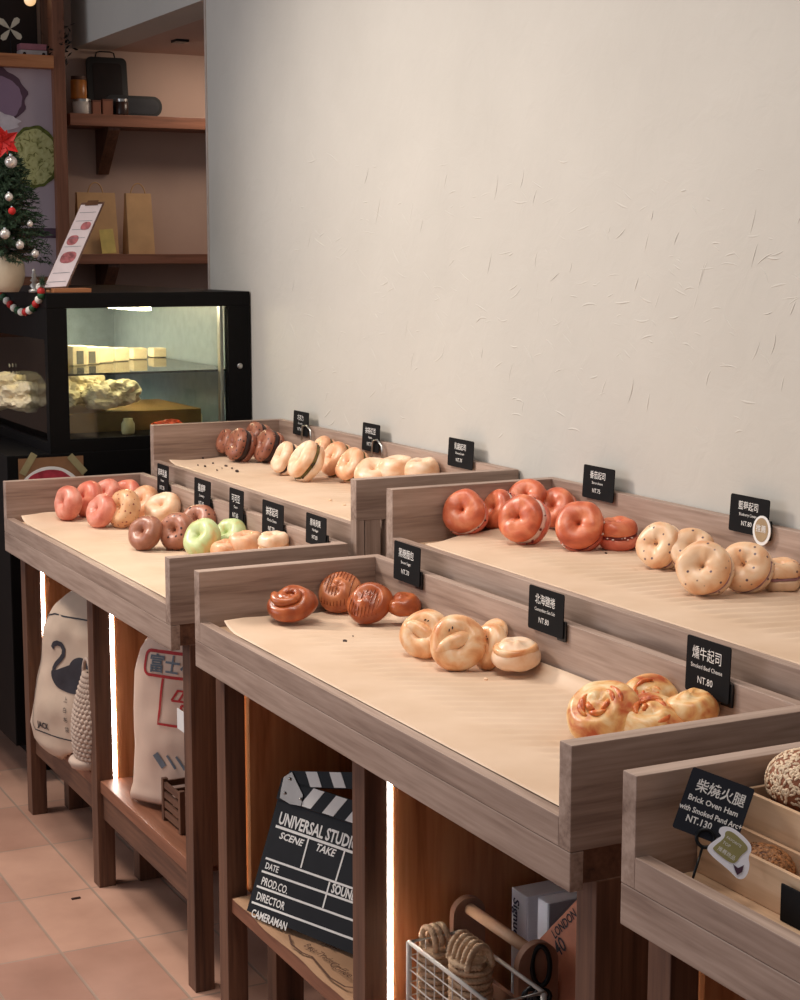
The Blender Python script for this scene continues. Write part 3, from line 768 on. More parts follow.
# big tilted card on the nearest tray, on a wire stand
o_ = at(676, 826, 'Y', 1.15)
n_ = (CAM - o_).normalized()
tl, tr, bl = on_plane(697, 768, o_, n_), on_plane(759, 791, o_, n_), on_plane(672, 827, o_, n_)
ex = (tr - tl).normalized(); ey = (tl - bl); ey = (ey - ex * ey.dot(ex)).normalized(); w = (tr - tl).length; h = (tl - bl).length
base = at(693, 878, 'Z', .80)
t = thing('price_card', 'large tilted black card priced NT.130 on a wire stand in the nearest tray', 'price card', Vector((base.x, base.y, .80)), GCARD)
fr = frame_of(bl, ex, ey)
if (ex.cross(ey)).dot(CAM - bl) < 0: fr = lambda u, v, q=0: bl + ex * u + ey * v - ex.cross(ey) * q
obj('card', plate(bmesh.new(), rrect(0, 0, w, h, .003), fr, .0015), flat('slate_card', (38, 40, 48), .7, spec=.2), t)
for s, sz, u, v, sx in [('柴燒火腿', .22, .53, .68, .9), ('Brick Oven Ham', .125, .48, .50, .95), ('with Smoked Pand Arc+', .12, .5, .33, .85), ('NT.130', .15, .36, .17, .9)]:
    bm = text_bm(s, sz * h, fr, 'CENTER', .0002, sx, .002)
    for v_ in bm.verts: v_.co = v_.co + ex * (u * w) + ey * (v * h)
    obj('lettering', bm, CHALK, t, label='white handwritten lettering')
bm = bmesh.new(); rc = on_plane(705, 838, o_, n_); rr = 8.5 * (rc - CAM).length / FPX
tube(bm, [rc + (ex * cos(a) + ey * sin(a)) * rr - FW * .003 for a in [2 * pi * k / 28 for k in range(28)]], .0022, 6, closed=True)
obj('wire_ring', bm, BLACKM, t, smooth=True)
obj('wire_stem', tube(bmesh.new(), [rc - ey * rr - FW * .003, base], .0016, 6), BLACKM, t, smooth=True)
# scroll-shaped tag clipped on the card
on = rc - FW * .035; PT = lambda x, y: on_plane(x, y, on, n_)
outl = [(721, 826), (733, 827), (750, 842), (752, 850), (748, 857), (750, 866), (746, 878), (738, 880), (730, 871), (708, 853), (707, 846), (718, 838), (722, 836), (718, 832)]
c0 = PT(730, 850); e1 = (PT(740, 850) - c0).normalized(); e2 = (PT(730, 840) - c0); e2 = (e2 - e1 * e2.dot(e1)).normalized()
fz = frame_of(c0, e1, e2)
def uv(x, y): q = PT(x, y) - c0; return (q.dot(e1), q.dot(e2))
t = thing('scroll_tag', 'white-edged scroll-shaped tag with khaki face clipped below the NT.130 card', 'tag', Vector(c0))
def grow(P, d):
    A = sum(P[i][0] * P[(i + 1) % len(P)][1] - P[(i + 1) % len(P)][0] * P[i][1] for i in range(len(P)))
    s = 1 if A > 0 else -1; Q = []
    for i in range(len(P)):
        a, b_ = P[i - 1], P[(i + 1) % len(P)]; dx, dy = b_[0] - a[0], b_[1] - a[1]; l = math.hypot(dx, dy) or 1
        Q.append((P[i][0] + s * dy / l * d, P[i][1] - s * dx / l * d))
    return Q
op = smoothpoly([uv(*q) for q in outl])
obj('tag_backing', plate(bmesh.new(), op, fz, .0015), TAGRIM, t, label='bright white outline')
ip = smoothpoly([uv(*q) for q in [(725, 831), (732, 831), (747, 845), (748, 850), (740, 856), (737, 862), (731, 864), (713, 850), (713, 847), (725, 838)]])
obj('tag_face', plate(bmesh.new(), ip, lambda u, v, q: fz(u, v, q + .0016), .0006), flat('khaki_face', (150, 142, 92)), t)
ang = atan2(uv(745, 850)[1] - uv(727, 838)[1], uv(745, 850)[0] - uv(727, 838)[0])
for s, sz, x, y in [('FAVORITE', 3.6, 726, 838), ('TOP', 4.2, 722, 843), ('推薦商品', 4.8, 717, 849)]:
    u0, v0 = uv(x, y); k = (c0 - CAM).length / FPX
    bm = text_bm(s, sz * k, lambda u, v, q: fz(u0 + u * cos(ang) - v * sin(ang), v0 + u * sin(ang) + v * cos(ang), q + .0024))
    obj('tag_lettering', bm, WHITE, t)
bm = bmesh.new(); plate(bm, [uv(*q) for q in [(733, 864), (738, 868), (744, 865), (742, 872), (737, 875), (735, 870)]], lambda u, v, q: fz(u, v, q + .0023), .0005)
obj('tag_mark', bm, flat('plum_mark', (70, 40, 60)), t)

# seeded loaves in open boxes on the nearest tray
def open_box(x0, x1, y0, y1, z0, z1, lab):
    t = thing('open_box', lab, 'box', ((x0 + x1) / 2, (y0 + y1) / 2, z0), 'pale open wooden boxes in the nearest tray'); th = .006
    obj('bottom', B(x0 + .002, x1 - .002, y0 + .002, y1 - .002, z0 + .001, z0 + th), birch, t)
    obj('front_side', B(x0, x1, y0, y0 + th, z0, z1, .0008), birch, t); obj('back_side', B(x0, x1, y1 - th, y1, z0, z1, .0008), birch, t)
    obj('end_side', B(x0, x0 + th, y0 + th, y1 - th, z0, z1, .0008), birch, t); obj('end_side', B(x1 - th, x1, y0 + th, y1 - th, z0, z1, .0008), birch, t)
    return t
open_box(-1.590, -1.40, 1.205, 1.262, .7725, .824, 'pale open box nearest the front, holding a dark seeded loaf')
open_box(-1.590, -1.25, 1.266, 1.37, .7725, .866, 'pale open box at the back, holding pale sesame balls')
def seeded(c, r, sc, m1, m2, lab, ns=1500, grp='seed-covered loaves in the open boxes'):
    t = thing('seeded_loaf', lab, 'loaf', Vector(c) - Vector((0, 0, r * sc[2])), grp)
    obj('crust', ball(bmesh.new(), c, r, 4, sc), m1, t, smooth=True)
    bm = bmesh.new(); rr = random.Random(5)
    for i in range(ns):
        d = Vector((rr.gauss(0, 1), rr.gauss(0, 1), rr.gauss(0, 1))).normalized()
        if d.z < -.3: continue
        p = Vector(c) + Vector((d.x * sc[0], d.y * sc[1], d.z * sc[2])) * r
        M = Matrix.Translation(p) @ d.to_track_quat('Z', 'Y').to_matrix().to_4x4() @ Matrix.Rotation(rr.uniform(0, 6), 4, 'Z')
        q = bmesh.ops.create_icosphere(bm, subdivisions=1, radius=.0024)
        for v in q['verts']: v.co = M @ Vector((v.co.x * 1.7, v.co.y * .8, v.co.z * .6))
    s_ = obj('seed_coating', bm, m2, t); s_['kind'] = 'stuff'
SEED = flat('pale_sesame', (232, 204, 172), .5, nscale=200, var=.25); SEEDD = flat('dark_seed', (150, 100, 60), .5, nscale=220, var=.7)
seeded((-1.53, 1.318, .880), .055, (1, .8, .75), flat('loaf_brown', (140, 82, 52)), SEED, 'pale sesame-covered loaf rising from the back box')
seeded((-1.42, 1.318, .872), .05, (1, .8, .75), flat('loaf_brown2', (196, 160, 124)), SEED, 'pale sesame-covered loaf at the right frame edge', 1500)
seeded((-1.50, 1.234, .806), .034, (1.2, .8, .62), flat('loaf_dark', (92, 52, 34)), SEEDD, 'dark seed-covered loaf inside the front box')
solo('card_holder', B(-1.425, -1.36, 1.195, 1.198, .7725, .815, .001), BLACK, 'dark card edge standing at the right frame edge of the nearest tray', 'card')

# ------------------------------------------------------------------ sacks and bags under the far table
def sack(name, label, cat, cx, cy, z0, w, h, d, yaw, outline, m, seed, bot=.12, droop=False):
    """a stuffed upright sack: heightfield front/back around outline(v)->(left,right) in width units"""
    M = Matrix.Translation((cx, cy, z0)) @ Matrix.Rotation(yaw, 4, 'Z')
    t = thing(name, label, cat, M=M)
    def depth(u, v):
        l, r = outline(v); k = (u - l) / max(1e-4, r - l); k = min(1, max(0, k))
        e = (1 - abs(2 * k - 1) ** 2.6) ** .5 if abs(2 * k - 1) < 1 else 0
        g = max(0, min(1, (1 - v) / .25)) ** .6 * max(0, min(1, v / bot + .25)) ** .5
        fold = .35 * noise.noise((u * 3.5, v * 4.5, seed)) + .18 * noise.noise((u * 9, v * 8, seed + 4))
        return d / 2 * e * g * (1 + .35 * fold) + .004
    def F(u, v, q=0, side=-1): return M @ Vector((u * w, side * (depth(u, v) + q), v * h))
    bm = bmesh.new(); nu, nv = 40, 50
    for side in (-1, 1):
        G = []
        for j in range(nv + 1):
            v = j / nv; l, r = outline(v)
            G.append([bm.verts.new(F(l + (r - l) * i / nu, v, 0, side)) for i in range(nu + 1)])
        for j in range(nv):
            for i in range(nu):
                f = (G[j][i], G[j][i + 1], G[j + 1][i + 1], G[j + 1][i]); bm.faces.new(f if side < 0 else f[::-1])
    bmesh.ops.remove_doubles(bm, verts=bm.verts[:], dist=.0001)
    # close sides and bottom
    bmesh.ops.holes_fill(bm, edges=[e for e in bm.edges if e.is_boundary], sides=0)
    bmesh.ops.bridge_loops
    for v_ in bm.verts:
        if v_.co.z < z0 + .045 and droop and v_.co.y > 1.163: v_.co.z = max(v_.co.z, z0 + .045)
    obj('sack_body', bm, m, t, smooth=True)
    return t, F, w, h
def inter(tab):
    def f(v):
        for (a, l0, r0), (b_, l1, r1) in zip(tab, tab[1:]):
            if v <= b_:
                k = (v - a) / (b_ - a); k = k * k * (3 - 2 * k) if False else k
                return l0 + (l1 - l0) * k, r0 + (r1 - r0) * k
        return tab[-1][1], tab[-1][2]
    return f
# swan sack
t, F, w, h = sack('burlap_sack', 'pale burlap sack printed with a swan under the far table', 'sack', -4.165, 1.235, .208, .46, .475, .17, .42,
    inter([(0, -.2, .3), (.04, -.36, .42), (.1, -.44, .46), (.18, -.47, .5), (.3, -.43, .5), (.5, -.37, .5), (.72, -.32, .5), (.85, -.25, .48), (.93, -.14, .44), (1, .03, .3)]), BURLAP, 2.0, .12, True)
def S_(pts, wd, m, t, F, name='printed_line', closed=False, sub=6):
    P = []
    n = len(pts); mm = n if closed else n - 1
    for i in range(mm):
        a, b_ = pts[i], pts[(i + 1) % n]
        for k in range(sub): P.append((a[0] + (b_[0] - a[0]) * k / sub, a[1] + (b_[1] - a[1]) * k / sub))
    if not closed: P.append(pts[-1])
    asp = w / h
    bm = bmesh.new(); nn = len(P); L = []; R_ = []
    for i in range(nn):
        a = P[(i - 1) % nn] if (i or closed) else P[i]; b_ = P[(i + 1) % nn] if (i < nn - 1 or closed) else P[i]
        dx, dy = (b_[0] - a[0]) * w, (b_[1] - a[1]) * h; l = math.hypot(dx, dy) or 1
        nx, ny = -dy / l * wd / 2 / w, dx / l * wd / 2 / h
        L.append((P[i][0] + nx, P[i][1] + ny)); R_.append((P[i][0] - nx, P[i][1] - ny))
    for i in range(nn if closed else nn - 1):
        j = (i + 1) % nn
        bm.faces.new([bm.verts.new(F(u, v, .0018)) for u, v in (L[i], L[j], R_[j], R_[i])])
    return obj(name, bm, m, t)
def fillpoly(pts, m, t, F, name, q=.0018):
    bm = bmesh.new(); bm.faces.new([bm.verts.new(Vector((u, v, 0))) for u, v in pts])
    bmesh.ops.triangulate(bm, faces=bm.faces[:]); bmesh.ops.subdivide_edges(bm, edges=bm.edges[:], cuts=3, use_grid_fill=True)
    for v in bm.verts: v.co = F(v.co.x, v.co.y, q)
    return obj(name, bm, m, t)
S_([(.5, .83), (-.12, .83), (-.2, .81), (-.25, .74), (-.29, .5), (-.33, .3), (-.34, .2), (-.30, .17), (.4, .17)], .0035, DARKINK, t, F, 'printed_border')
# swan: neck stroke + body
SX_ = lambda P, d=.06: [(u + d, v) for u, v in P]
S_(SX_([(-.155, .655), (-.135, .68), (-.105, .69), (-.075, .685), (-.055, .66), (-.06, .63), (-.09, .60), (-.13, .57), (-.16, .54), (-.17, .50), (-.155, .475)]), .013, DARKINK, t, F, 'swan_neck', sub=3)
fillpoly(SX_(smoothpoly([(-.19, .53), (-.19, .48), (-.14, .445), (-.05, .43), (.06, .435), (.14, .47), (.16, .6), (.1, .64), (.04, .63), (.0, .60), (-.02, .56), (.03, .52), (-.03, .485), (-.12, .49), (-.155, .53)])), DARKINK, t, F, 'swan_body')
for i, s in enumerate('上白布袋'):
    u0, v0 = .0, .38 - i * .055
    obj('printed_lettering', text_bm(s, .016, lambda u, v, q: F(u0 + u / w, v0 + v / h, .002)), DARKINK, t)
obj('printed_lettering', text_bm('JACK', .022, lambda u, v, q: F(-.26 + u / w, .195 + v / h, .002), bold=.0008), DARKINK, t)
# crocheted pouch basket in front of the sack
KNIT = mk_burlap('crochet_yarn', (196, 172, 156))
bc = at(88, 745, 'Y', 1.172)
t = thing('crochet_pouch', 'beige crocheted pouch hanging in front of the swan sack', 'pouch', (bc.x, 1.172, .252))
bm = bmesh.new(); c0x = bc.x + .01
for j in range(19):
    v = j / 18; z = .275 + v * .215; r = .064 * (sin(pi * (.22 + .6 * v)) ** .8) * (1 - .55 * v ** 2.2) + .004
    tube(bm, [(c0x + .02 * v + r * cos(a) * (1 + .05 * sin(a * 22 + j * pi)), 1.172 + r * .55 * sin(a) * (1 + .05 * sin(a * 22 + j * pi)), z + .0018 * sin(a * 22 + j * pi)) for a in [2 * pi * k / 88 for k in range(88)]], .0072, 6, closed=True)
obj('knitted_wall', bm, KNIT, t, smooth=True)
obj('knitted_base', lathe(bmesh.new(), [(0, .258), (.045, .258), (.052, .272), (.048, .28), (0, .28)], 24, Matrix.Translation((c0x, 1.172, 0))), KNIT, t, smooth=True)
obj('handle', tube(bmesh.new(), [(c0x - .0 + .03 * cos(a), 1.172, .485 + .04 * sin(a)) for a in [pi * k / 14 for k in range(15)]], .005, 7), KNIT, t, smooth=True)
# printed paper sack in the next bay
t, F, w, h = sack('paper_sack', 'pale paper sack with red shop print under the far table', 'sack', -3.585, 1.315, .252, .37, .44, .13, .72,
    inter([(0, -.5, .5), (.03, -.5, .5), (.1, -.47, .5), (.3, -.45, .5), (.5, -.455, .5), (.7, -.44, .5), (.82, -.40, .48), (.93, -.31, .45), (.97, -.38, .45), (1, -.42, .45)]), KRAFTS, 8.0, .06)
lx = -.30
S_(rrect(lx, .71, .45, .83, .03, 3), .007, REDINK, t, F, 'red_frame', closed=True, sub=4)
obj('printed_lettering', text_bm('富士ベ', .043, lambda u, v, q: F(lx + .03 + u / w, .735 + v / h, .002), bold=.0008), GREYINK, t)
S_([(lx + .14, .70), (lx + .10, .46), (.4, .45)], .006, REDINK, t, F, 'red_house', sub=6)
for k in range(4): S_([(lx + .2 + k * .05, .59), (lx + .245 + k * .05, .645)], .005, REDINK, t, F, 'red_awning_line', sub=3)
S_([(lx + .2, .59), (.3, .59)], .005, REDINK, t, F, 'red_awning_line'); S_([(lx + .24, .645), (.3, .645)], .005, REDINK, t, F, 'red_awning_line')
S_([(lx + .27, .57), (lx + .26, .5), (.3, .5), (.3, .57), (lx + .27, .57)], .006, REDINK, t, F, 'red_window')
for k, wd in enumerate((.016, .006, .006, .006)): S_([(lx + .08 + k * .065 + (.02 if k else 0), .30), (lx + .14 + k * .065 + (.02 if k else 0), .235)], wd, GREYINK, t, F, 'grey_stripe', sub=3)
q = at(181, 722, 'Y', 1.20)
solo('paper_label', B(q.x - .025, q.x + .045, 1.2, 1.2025, q.z - .02, q.z + .025, .0008), WHITE, 'small white paper label in front of the red-printed sack', 'label')
# dark slatted crate beside it
q = at(168, 800, 'Y', 1.22)
t = thing('slatted_crate', 'dark brown slatted crate on the far table shelf, partly behind the leg', 'crate', (q.x + .06, 1.3, .249))
for xx in (q.x, q.x + .11):
    for yy in (1.205, 1.40): obj('corner_post', B(xx, xx + .012, yy, yy + .012, .249, .345), brn['Z'], t)
for k in range(4):
    z = .258 + k * .022
    obj('slat', B(q.x + .012, q.x + .11, 1.207, 1.213, z, z + .014), brn['X'], t)
    obj('slat', B(q.x + .001, q.x + .007, 1.217, 1.40, z, z + .014), brn['Y'], t)

# ------------------------------------------------------------------ clapperboard bay
# burlap sheet lying on the shelf
t_ = bmesh.new(); nx, ny = 60, 24; G = []
for i in range(nx + 1):
    row = []
    for j in range(ny + 1):
        x = -3.005 + .54 * i / nx; y = 1.162 + .4 * j / ny
        z = .2535 + .006 * (noise.noise((x * 7, y * 7, 2)) + .6) * (1 if j > 0 else .6)
        row.append(t_.verts.new((x, y + (.008 * noise.noise((x * 9, 0, 1)) if j == 0 else 0), z)))
    G.append(row)
for i in range(nx):
    for j in range(ny): t_.faces.new((G[i][j], G[i + 1][j], G[i + 1][j + 1], G[i][j + 1]))
cloth = solo('burlap_cloth', t_, BURLAP2, 'brown burlap cloth with dark lettering spread under the clapperboard', 'cloth', smooth=True)
md = cloth.modifiers.new('thickness', 'SOLIDIFY'); md.thickness = .002; md.offset = 0
def onz(px, py): q = at(px, py, 'Z', .263); return q
def pr_line(pts, wd, name):
    bm = bmesh.new(); P = [onz(*q) for q in pts]
    strip(bm, [(p.x, p.y) for p in P], wd, lambda u, v, q: Vector((u, v, .2636))); return obj(name, bm, BROWNINK, cloth)
pr_line([(289, 935), (292, 945), (302, 953), (312, 957), (330, 978), (345, 987), (356, 988)], .004, 'printed_line')
for s, x, y, sz in [('Jute', 322, 943, .028), ('Best Trader', 303, 946, .022), ('Coffee', 328, 965, .026)]:
    q = onz(x, y); bm = text_bm(s, sz, lambda u, v, k: Vector((q.x + u * .95 + v * -.3, q.y + v * .95 + u * .12, .2638))); obj('printed_lettering', bm, BROWNINK, cloth)
# clapperboard
BL_ = at(249, 911, 'Z', .266); BR_ = at(356, 955, 'Z', .266)
ex = (BR_ - BL_).normalized(); d = ray(286, 777)
# point on that ray square above the lower left corner
k = (BL_ - CAM).dot(ex) / d.dot(ex); TL_ = CAM + d * k; ey = (TL_ - BL_).normalized()
ez = ex.cross(ey)
if ez.dot(CAM - BL_) < 0: ez = -ez
CB = lambda u, v, q=0: BL_ + ex * u + ey * v + ez * q
def cuv(x, y, q=0):
    p = on_plane(x, y, BL_ + ez * q, ez) - BL_; return (p.dot(ex), p.dot(ey))
H_ = cuv(280, 800)[1]; W_ = .43 * 1.0
W_ = (BR_ - BL_).length * 1.35
t = thing('clapperboard', 'black film clapperboard with white lettering leaning in the middle table', 'clapperboard', BL_)
SLATE = flat('black_slate', (26, 25, 29), .6, spec=.2)
obj('slate', plate(bmesh.new(), [(0, 0), (W_, 0), (W_, H_), (0, H_)], CB, .006), SLATE, t)
a0 = cuv(284, 800); a1 = cuv(357, 822)
sh = (cuv(357, 822)[1] - cuv(284, 800)[1])
v1 = cuv(357, 822, .01)[1]; v2 = cuv(357, 797, .01)[1]
obj('lower_bar', plate(bmesh.new(), [(0, H_ + .001), (W_, H_ + .001), (W_, H_ + .042), (0, H_ + .042)], lambda u, v, q: CB(u, v, q), .010), SLATE, t)
bl2 = cuv(291, 787, .01); br2 = cuv(358, 789, .01); tl2 = cuv(299, 771, .01); tr2 = cuv(358, 771, .01)
ua = ((br2[0] - bl2[0]), (br2[1] - bl2[1])); la = math.hypot(*ua); ua = (ua[0] / la, ua[1] / la); va = (-ua[1], ua[0])
barh = abs((tl2[0] - bl2[0]) * va[0] + (tl2[1] - bl2[1]) * va[1])
up = lambda u, v, q: CB(bl2[0] + ua[0] * u + va[0] * v, bl2[1] + ua[1] * u + va[1] * v, q)
obj('upper_bar', plate(bmesh.new(), [(-.01, 0), (W_ - .02, 0), (W_ - .02, barh), (-.01, barh)], up, .010), SLATE, t)
for k in range(5):
    u = .045 + k * .062
    obj('white_stripe', plate(bmesh.new(), [(u + .022, H_ + .003), (u + .052, H_ + .003), (u + .030 + .046, H_ + .041), (u + .046, H_ + .041)], lambda a, b_, q: CB(a, b_, .0101 + q), .0006), CHALK, t)
    u = .03 + k * .062
    obj('white_stripe', plate(bmesh.new(), [(u + .022, .001), (u + .052, .001), (u + .034, barh - .001), (u + .004, barh - .001)], lambda a, b_, q: up(a, b_, .0101 + q), .0006), CHALK, t)
hp = [cuv(*q, .012) for q in [(284, 777), (292, 772), (297, 783), (303, 795), (301, 806), (290, 804), (280, 798), (281, 790)]]
obj('hinge_plate', plate(bmesh.new(), hp, lambda a, b_, q: CB(a, b_, .0105 + q), .002), flat('dull_steel', (110, 100, 94), .35, .8), t, label='grey metal hinge plate')
for q in [(290, 779), (285, 793), (301, 799)]:
    u, v = cuv(*q, .013); obj('rivet', ball(bmesh.new(), CB(u, v, .0135), .003, 2), STEEL, t, smooth=True)
def ctext(s, x, y, x2, hpx_, bold=.0004, shear=0):
    """text from image x,y baseline spanning to x2"""
    u, v = cuv(x, y, .006); u2, _ = cuv(x2, y + (x2 - x) * .40, .006)
    k = (BL_ - CAM).length / FPX * hpx_ / .72
    bm = text_bm(s, k, lambda a, b_, q: Vector((a, b_, 0)), bold=bold, shear=shear)
    mx = max(q.co.x for q in bm.verts); sx = (u2 - u) / mx
    for q in bm.verts: q.co = CB(u + q.co.x * sx, v + q.co.y, .0068)
    obj('lettering', bm, CHALK, t)
def cline(x, y, x2, y2, wd=.004):
    a, b_ = cuv(x, y, .006), cuv(x2, y2, .006)
    obj('ruled_line', strip(bmesh.new(), [a, b_], wd, lambda u, v, q: CB(u, v, .0068)), CHALK, t)
ctext('UNIVERSAL STUDIO', 278, 823, 357, 11.5, .0009)
cline(276, 826, 366, 857, .005)
ctext('SCENE', 279, 838, 303, 6.5, .0005, .25); ctext('TAKE', 315, 850, 335, 7, .0005, .25); ctext('R', 353, 862, 358, 7, .0005, .25)
cline(309, 838, 301, 868); cline(345, 851, 336, 881)
cline(266, 858, 366, 893); cline(262, 871, 366, 907)
ctext('DATE', 265, 868, 278, 6); ctext('PROD.CO.', 261, 884, 287, 7.5); ctext('DIRECTOR', 256, 899, 284, 7.5); ctext('CAMERAMAN', 251, 916, 286, 7.5)
ctext('SOUND', 331, 892, 356, 8.5, .0008)
cline(330, 882, 323, 908); cline(257, 886, 366, 925); cline(252, 902, 366, 944)
# paper bag standing behind the clapperboard
q = at(352, 770, 'Y', 1.5)
t, F, w, h = sack('paper_bag', 'pale paper bag standing behind the clapperboard', 'bag', q.x + .06, 1.56, .262, .24, q.z - .235, .10, 0.1, inter([(0, -.5, .5), (.5, -.48, .48), (1, -.42, .42)]), KRAFTS, 3.3, .05)

# ------------------------------------------------------------------ rope basket bay
A_ = at(409, 942, 'Y', 1.20)
bx0, bx1, by0, by1, bz0, bz1 = A_.x, A_.x + .26, 1.20, 1.292, .254, A_.z
t = thing('wire_basket', 'white wire basket holding rope coils on the middle table shelf', 'basket', ((bx0 + bx1) / 2, (by0 + by1) / 2, bz0))
obj('rim', tube(bmesh.new(), [(bx0, by0, bz1), (bx1, by0, bz1), (bx1, by1, bz1), (bx0, by1, bz1)], .0035, 8, closed=True), WIREW, t, smooth=True)
obj('base_rim', tube(bmesh.new(), [(bx0, by0, bz0 + .004), (bx1, by0, bz0 + .004), (bx1, by1, bz0 + .004), (bx0, by1, bz0 + .004)], .0035, 8, closed=True), WIREW, t, smooth=True)
for X in (bx0, bx1):
    for Y in (by0, by1): obj('corner_post', tube(bmesh.new(), [(X, Y, bz0), (X, Y, bz1)], .0048, 8), WIREW, t, smooth=True)
bm = bmesh.new()
for k in range(1, 9): tube(bm, [(bx0 + .029 * k, by0, bz0), (bx0 + .029 * k, by0, bz1)], .0011, 5)
for k in range(1, 3): tube(bm, [(bx0, by0 + .03 * k, bz0), (bx0, by0 + .03 * k, bz1)], .0011, 5)
for k in range(1, 7):
    z = bz0 + (bz1 - bz0) * k / 7; tube(bm, [(bx0, by1, z), (bx0, by0, z), (bx1, by0, z), (bx1, by1, z)], .0013, 5)
obj('wire_mesh', bm, WIREW, t)
def mk_rope():
    m, nt, b = nm('jute_rope')
    n = N(nt, 'ShaderNodeTexNoise', Scale=90.0, Detail=4.0); nt.links.new(coords(nt), n.inputs['Vector'])
    nt.links.new(ramp(nt, n.outputs[0], [(.3, lin((176, 142, 112))), (.7, lin((216, 186, 154)))]), b.inputs['Base Color'])
    b.inputs['Roughness'].default_value = .9; bump(nt, b, n.outputs[0], .5, .002); return m
ROPE = mk_rope()
def rope(bm, pts, r, turns_per_m=70):
    """three twisted strands along pts"""
    pts = [Vector(p) for p in pts]; L = 0; S3 = [[], [], []]; prev = None
    for i, p in enumerate(pts):
        a = pts[max(0, i - 1)]; b_ = pts[min(len(pts) - 1, i + 1)]; tg = (b_ - a).normalized()
        if i: L += (p - pts[i - 1]).length
        if prev is None:
            u = tg.cross(Vector((0, 0, 1))); u = u.normalized() if u.length > 1e-3 else Vector((1, 0, 0))
        else: u = (prev - tg * prev.dot(tg)).normalized()
        prev = u; v = tg.cross(u)
        for s in range(3):
            an = L * turns_per_m * 2 * pi + s * 2 * pi / 3
            S3[s].append(p + (u * cos(an) + v * sin(an)) * r * .48)
    for s in S3: tube(bm, s, r * .56, 6)
def rope_coil(cx, cy, z0, z1, R_, rr, lab, loops):
    t = thing('rope_coil', lab, 'rope', (cx, cy, z0), 'jute rope coils in the wire basket')
    bm = bmesh.new(); n = int((z1 - z0) / (rr * 1.9)); P = []
    for i in range(n * 36 + 1):
        a = 2 * pi * i / 36; P.append((cx + R_ * cos(a), cy + R_ * .8 * sin(a), z0 + rr + (z1 - z0 - 2 * rr) * i / (n * 36)))
    rope(bm, P, rr); obj('wrapping_turns', bm, ROPE, t, smooth=True)
    obj('inner_bundle', lathe(bmesh.new(), [(0, z0), (R_ * .8, z0), (R_ * .8, z1 - .005), (0, z1 - .005)], 20, Matrix.Translation((cx, cy, 0)) @ Matrix.Diagonal((1, .8, 1, 1))), ROPE, t)
    bm = bmesh.new()
    if loops == 1:
        for k in range(3):
            y = cy - .012 + .012 * k
            rope(bm, [(cx - .002 + (R_ * .78) * cos(a), y, z1 + .006 + (R_ * .78) * sin(a)) for a in [(-.5 + 1.0 * 2 * pi * j / 44) for j in range(45)]], rr * .95)
    else:
        for k in range(5):
            x = cx - R_ * .85 + k * R_ * .42
            rope(bm, [(x, cy + R_ * .62 * cos(a), z1 - .012 + (R_ * 1.05) * sin(a)) for a in [pi * j / 20 for j in range(21)]], rr * 1.0)
    obj('loop', bm, ROPE, t, smooth=True)
q1 = at(436, 945, 'Y', 1.246); q2 = at(470, 958, 'Y', 1.246)
rope_coil(q1.x, 1.246, .26, q1.z - .0, .031, .0058, 'jute rope coil with a round loop on top, left in the wire basket', 1)
rope_coil(q2.x + .002, 1.246, .26, q2.z + .006, .035, .0062, 'wider jute rope coil with upright strands on top, right in the wire basket', 2)
# wooden caddy with a dowel handle
ra, rb = at(452, 895, 'Y', 1.335), at(534, 955, 'Y', 1.335)
ra.x = max(ra.x, -2.385); rb.z = ra.z = (ra.z + rb.z) / 2
t = thing('dowel_caddy', 'wooden caddy with a round dowel handle beside the rope basket', 'caddy', ((ra.x + rb.x) / 2, 1.335, .253))
obj('dowel_handle', tube(bmesh.new(), [ra, rb], .0098, 14), flat('pale_dowel', (196, 156, 124), .5), t, smooth=True)
dd = (rb - ra); dd.z = 0; dd.normalize(); pz = Vector((-dd.y, dd.x, 0))
def cad_end(c, hw, zt, m):
    prof = [(-hw, .254 - c.z)] + [(hw * cos(a), zt - c.z - hw + hw * sin(a)) for a in [pi - pi * k / 16 for k in range(17)]] + [(hw, .254 - c.z)]
    return plate(bmesh.new(), prof, lambda u, v, q: Vector((c.x, c.y, c.z)) + pz * u + Vector((0, 0, v)) + dd * q, .014)
PALE = flat('dusty_brown_board', (150, 112, 92), .6)
obj('end_board', cad_end(ra, .030, ra.z + .02, PALE), PALE, t); obj('end_board', cad_end(rb, .036, rb.z + .022, PALE), PALE, t)
for u in (-.022, .022):
    obj('side_board', B(-.004, .004, 0, (rb - ra).length * .92, .0, .06, 0, Matrix.Translation((ra.x, ra.y, .254)) @ Matrix.Rotation(atan2(dd.y, dd.x) - pi / 2, 4, 'Z') @ Matrix.Translation((u, .01, 0))), PALE, t)
# white books
def book(px, py, yb, wd, dp, lab, txt=None):
    q = at(px, py, 'Y', yb)
    t = thing('white_book', lab, 'book', (q.x + wd / 2, yb + dp / 2, .253), 'white books on the middle table shelf')
    obj('cover', B(q.x, q.x + wd, yb, yb + dp, .253, q.z, .001), flat('white_cover', (226, 226, 236), .45, var=.03), t)
    obj('spine', B(q.x + .002, q.x + wd - .002, yb - .0012, yb, .254, q.z - .001), flat('spine_white', (216, 218, 232), .5, var=.03), t)
    if txt: obj('lettering', text_bm(txt, .026, lambda u, v, k: Vector((q.x + .009 + v, yb - .002, q.z - .014 - u)), bold=.0006), flat('navy_ink', (40, 48, 84)), t)
book(512, 887, 1.425, .052, .14, 'taller white book with navy spine lettering, left of the other one', 'Signues')
book(538, 897, 1.415, .034, .15, 'shorter white book right beside the one with spine lettering')
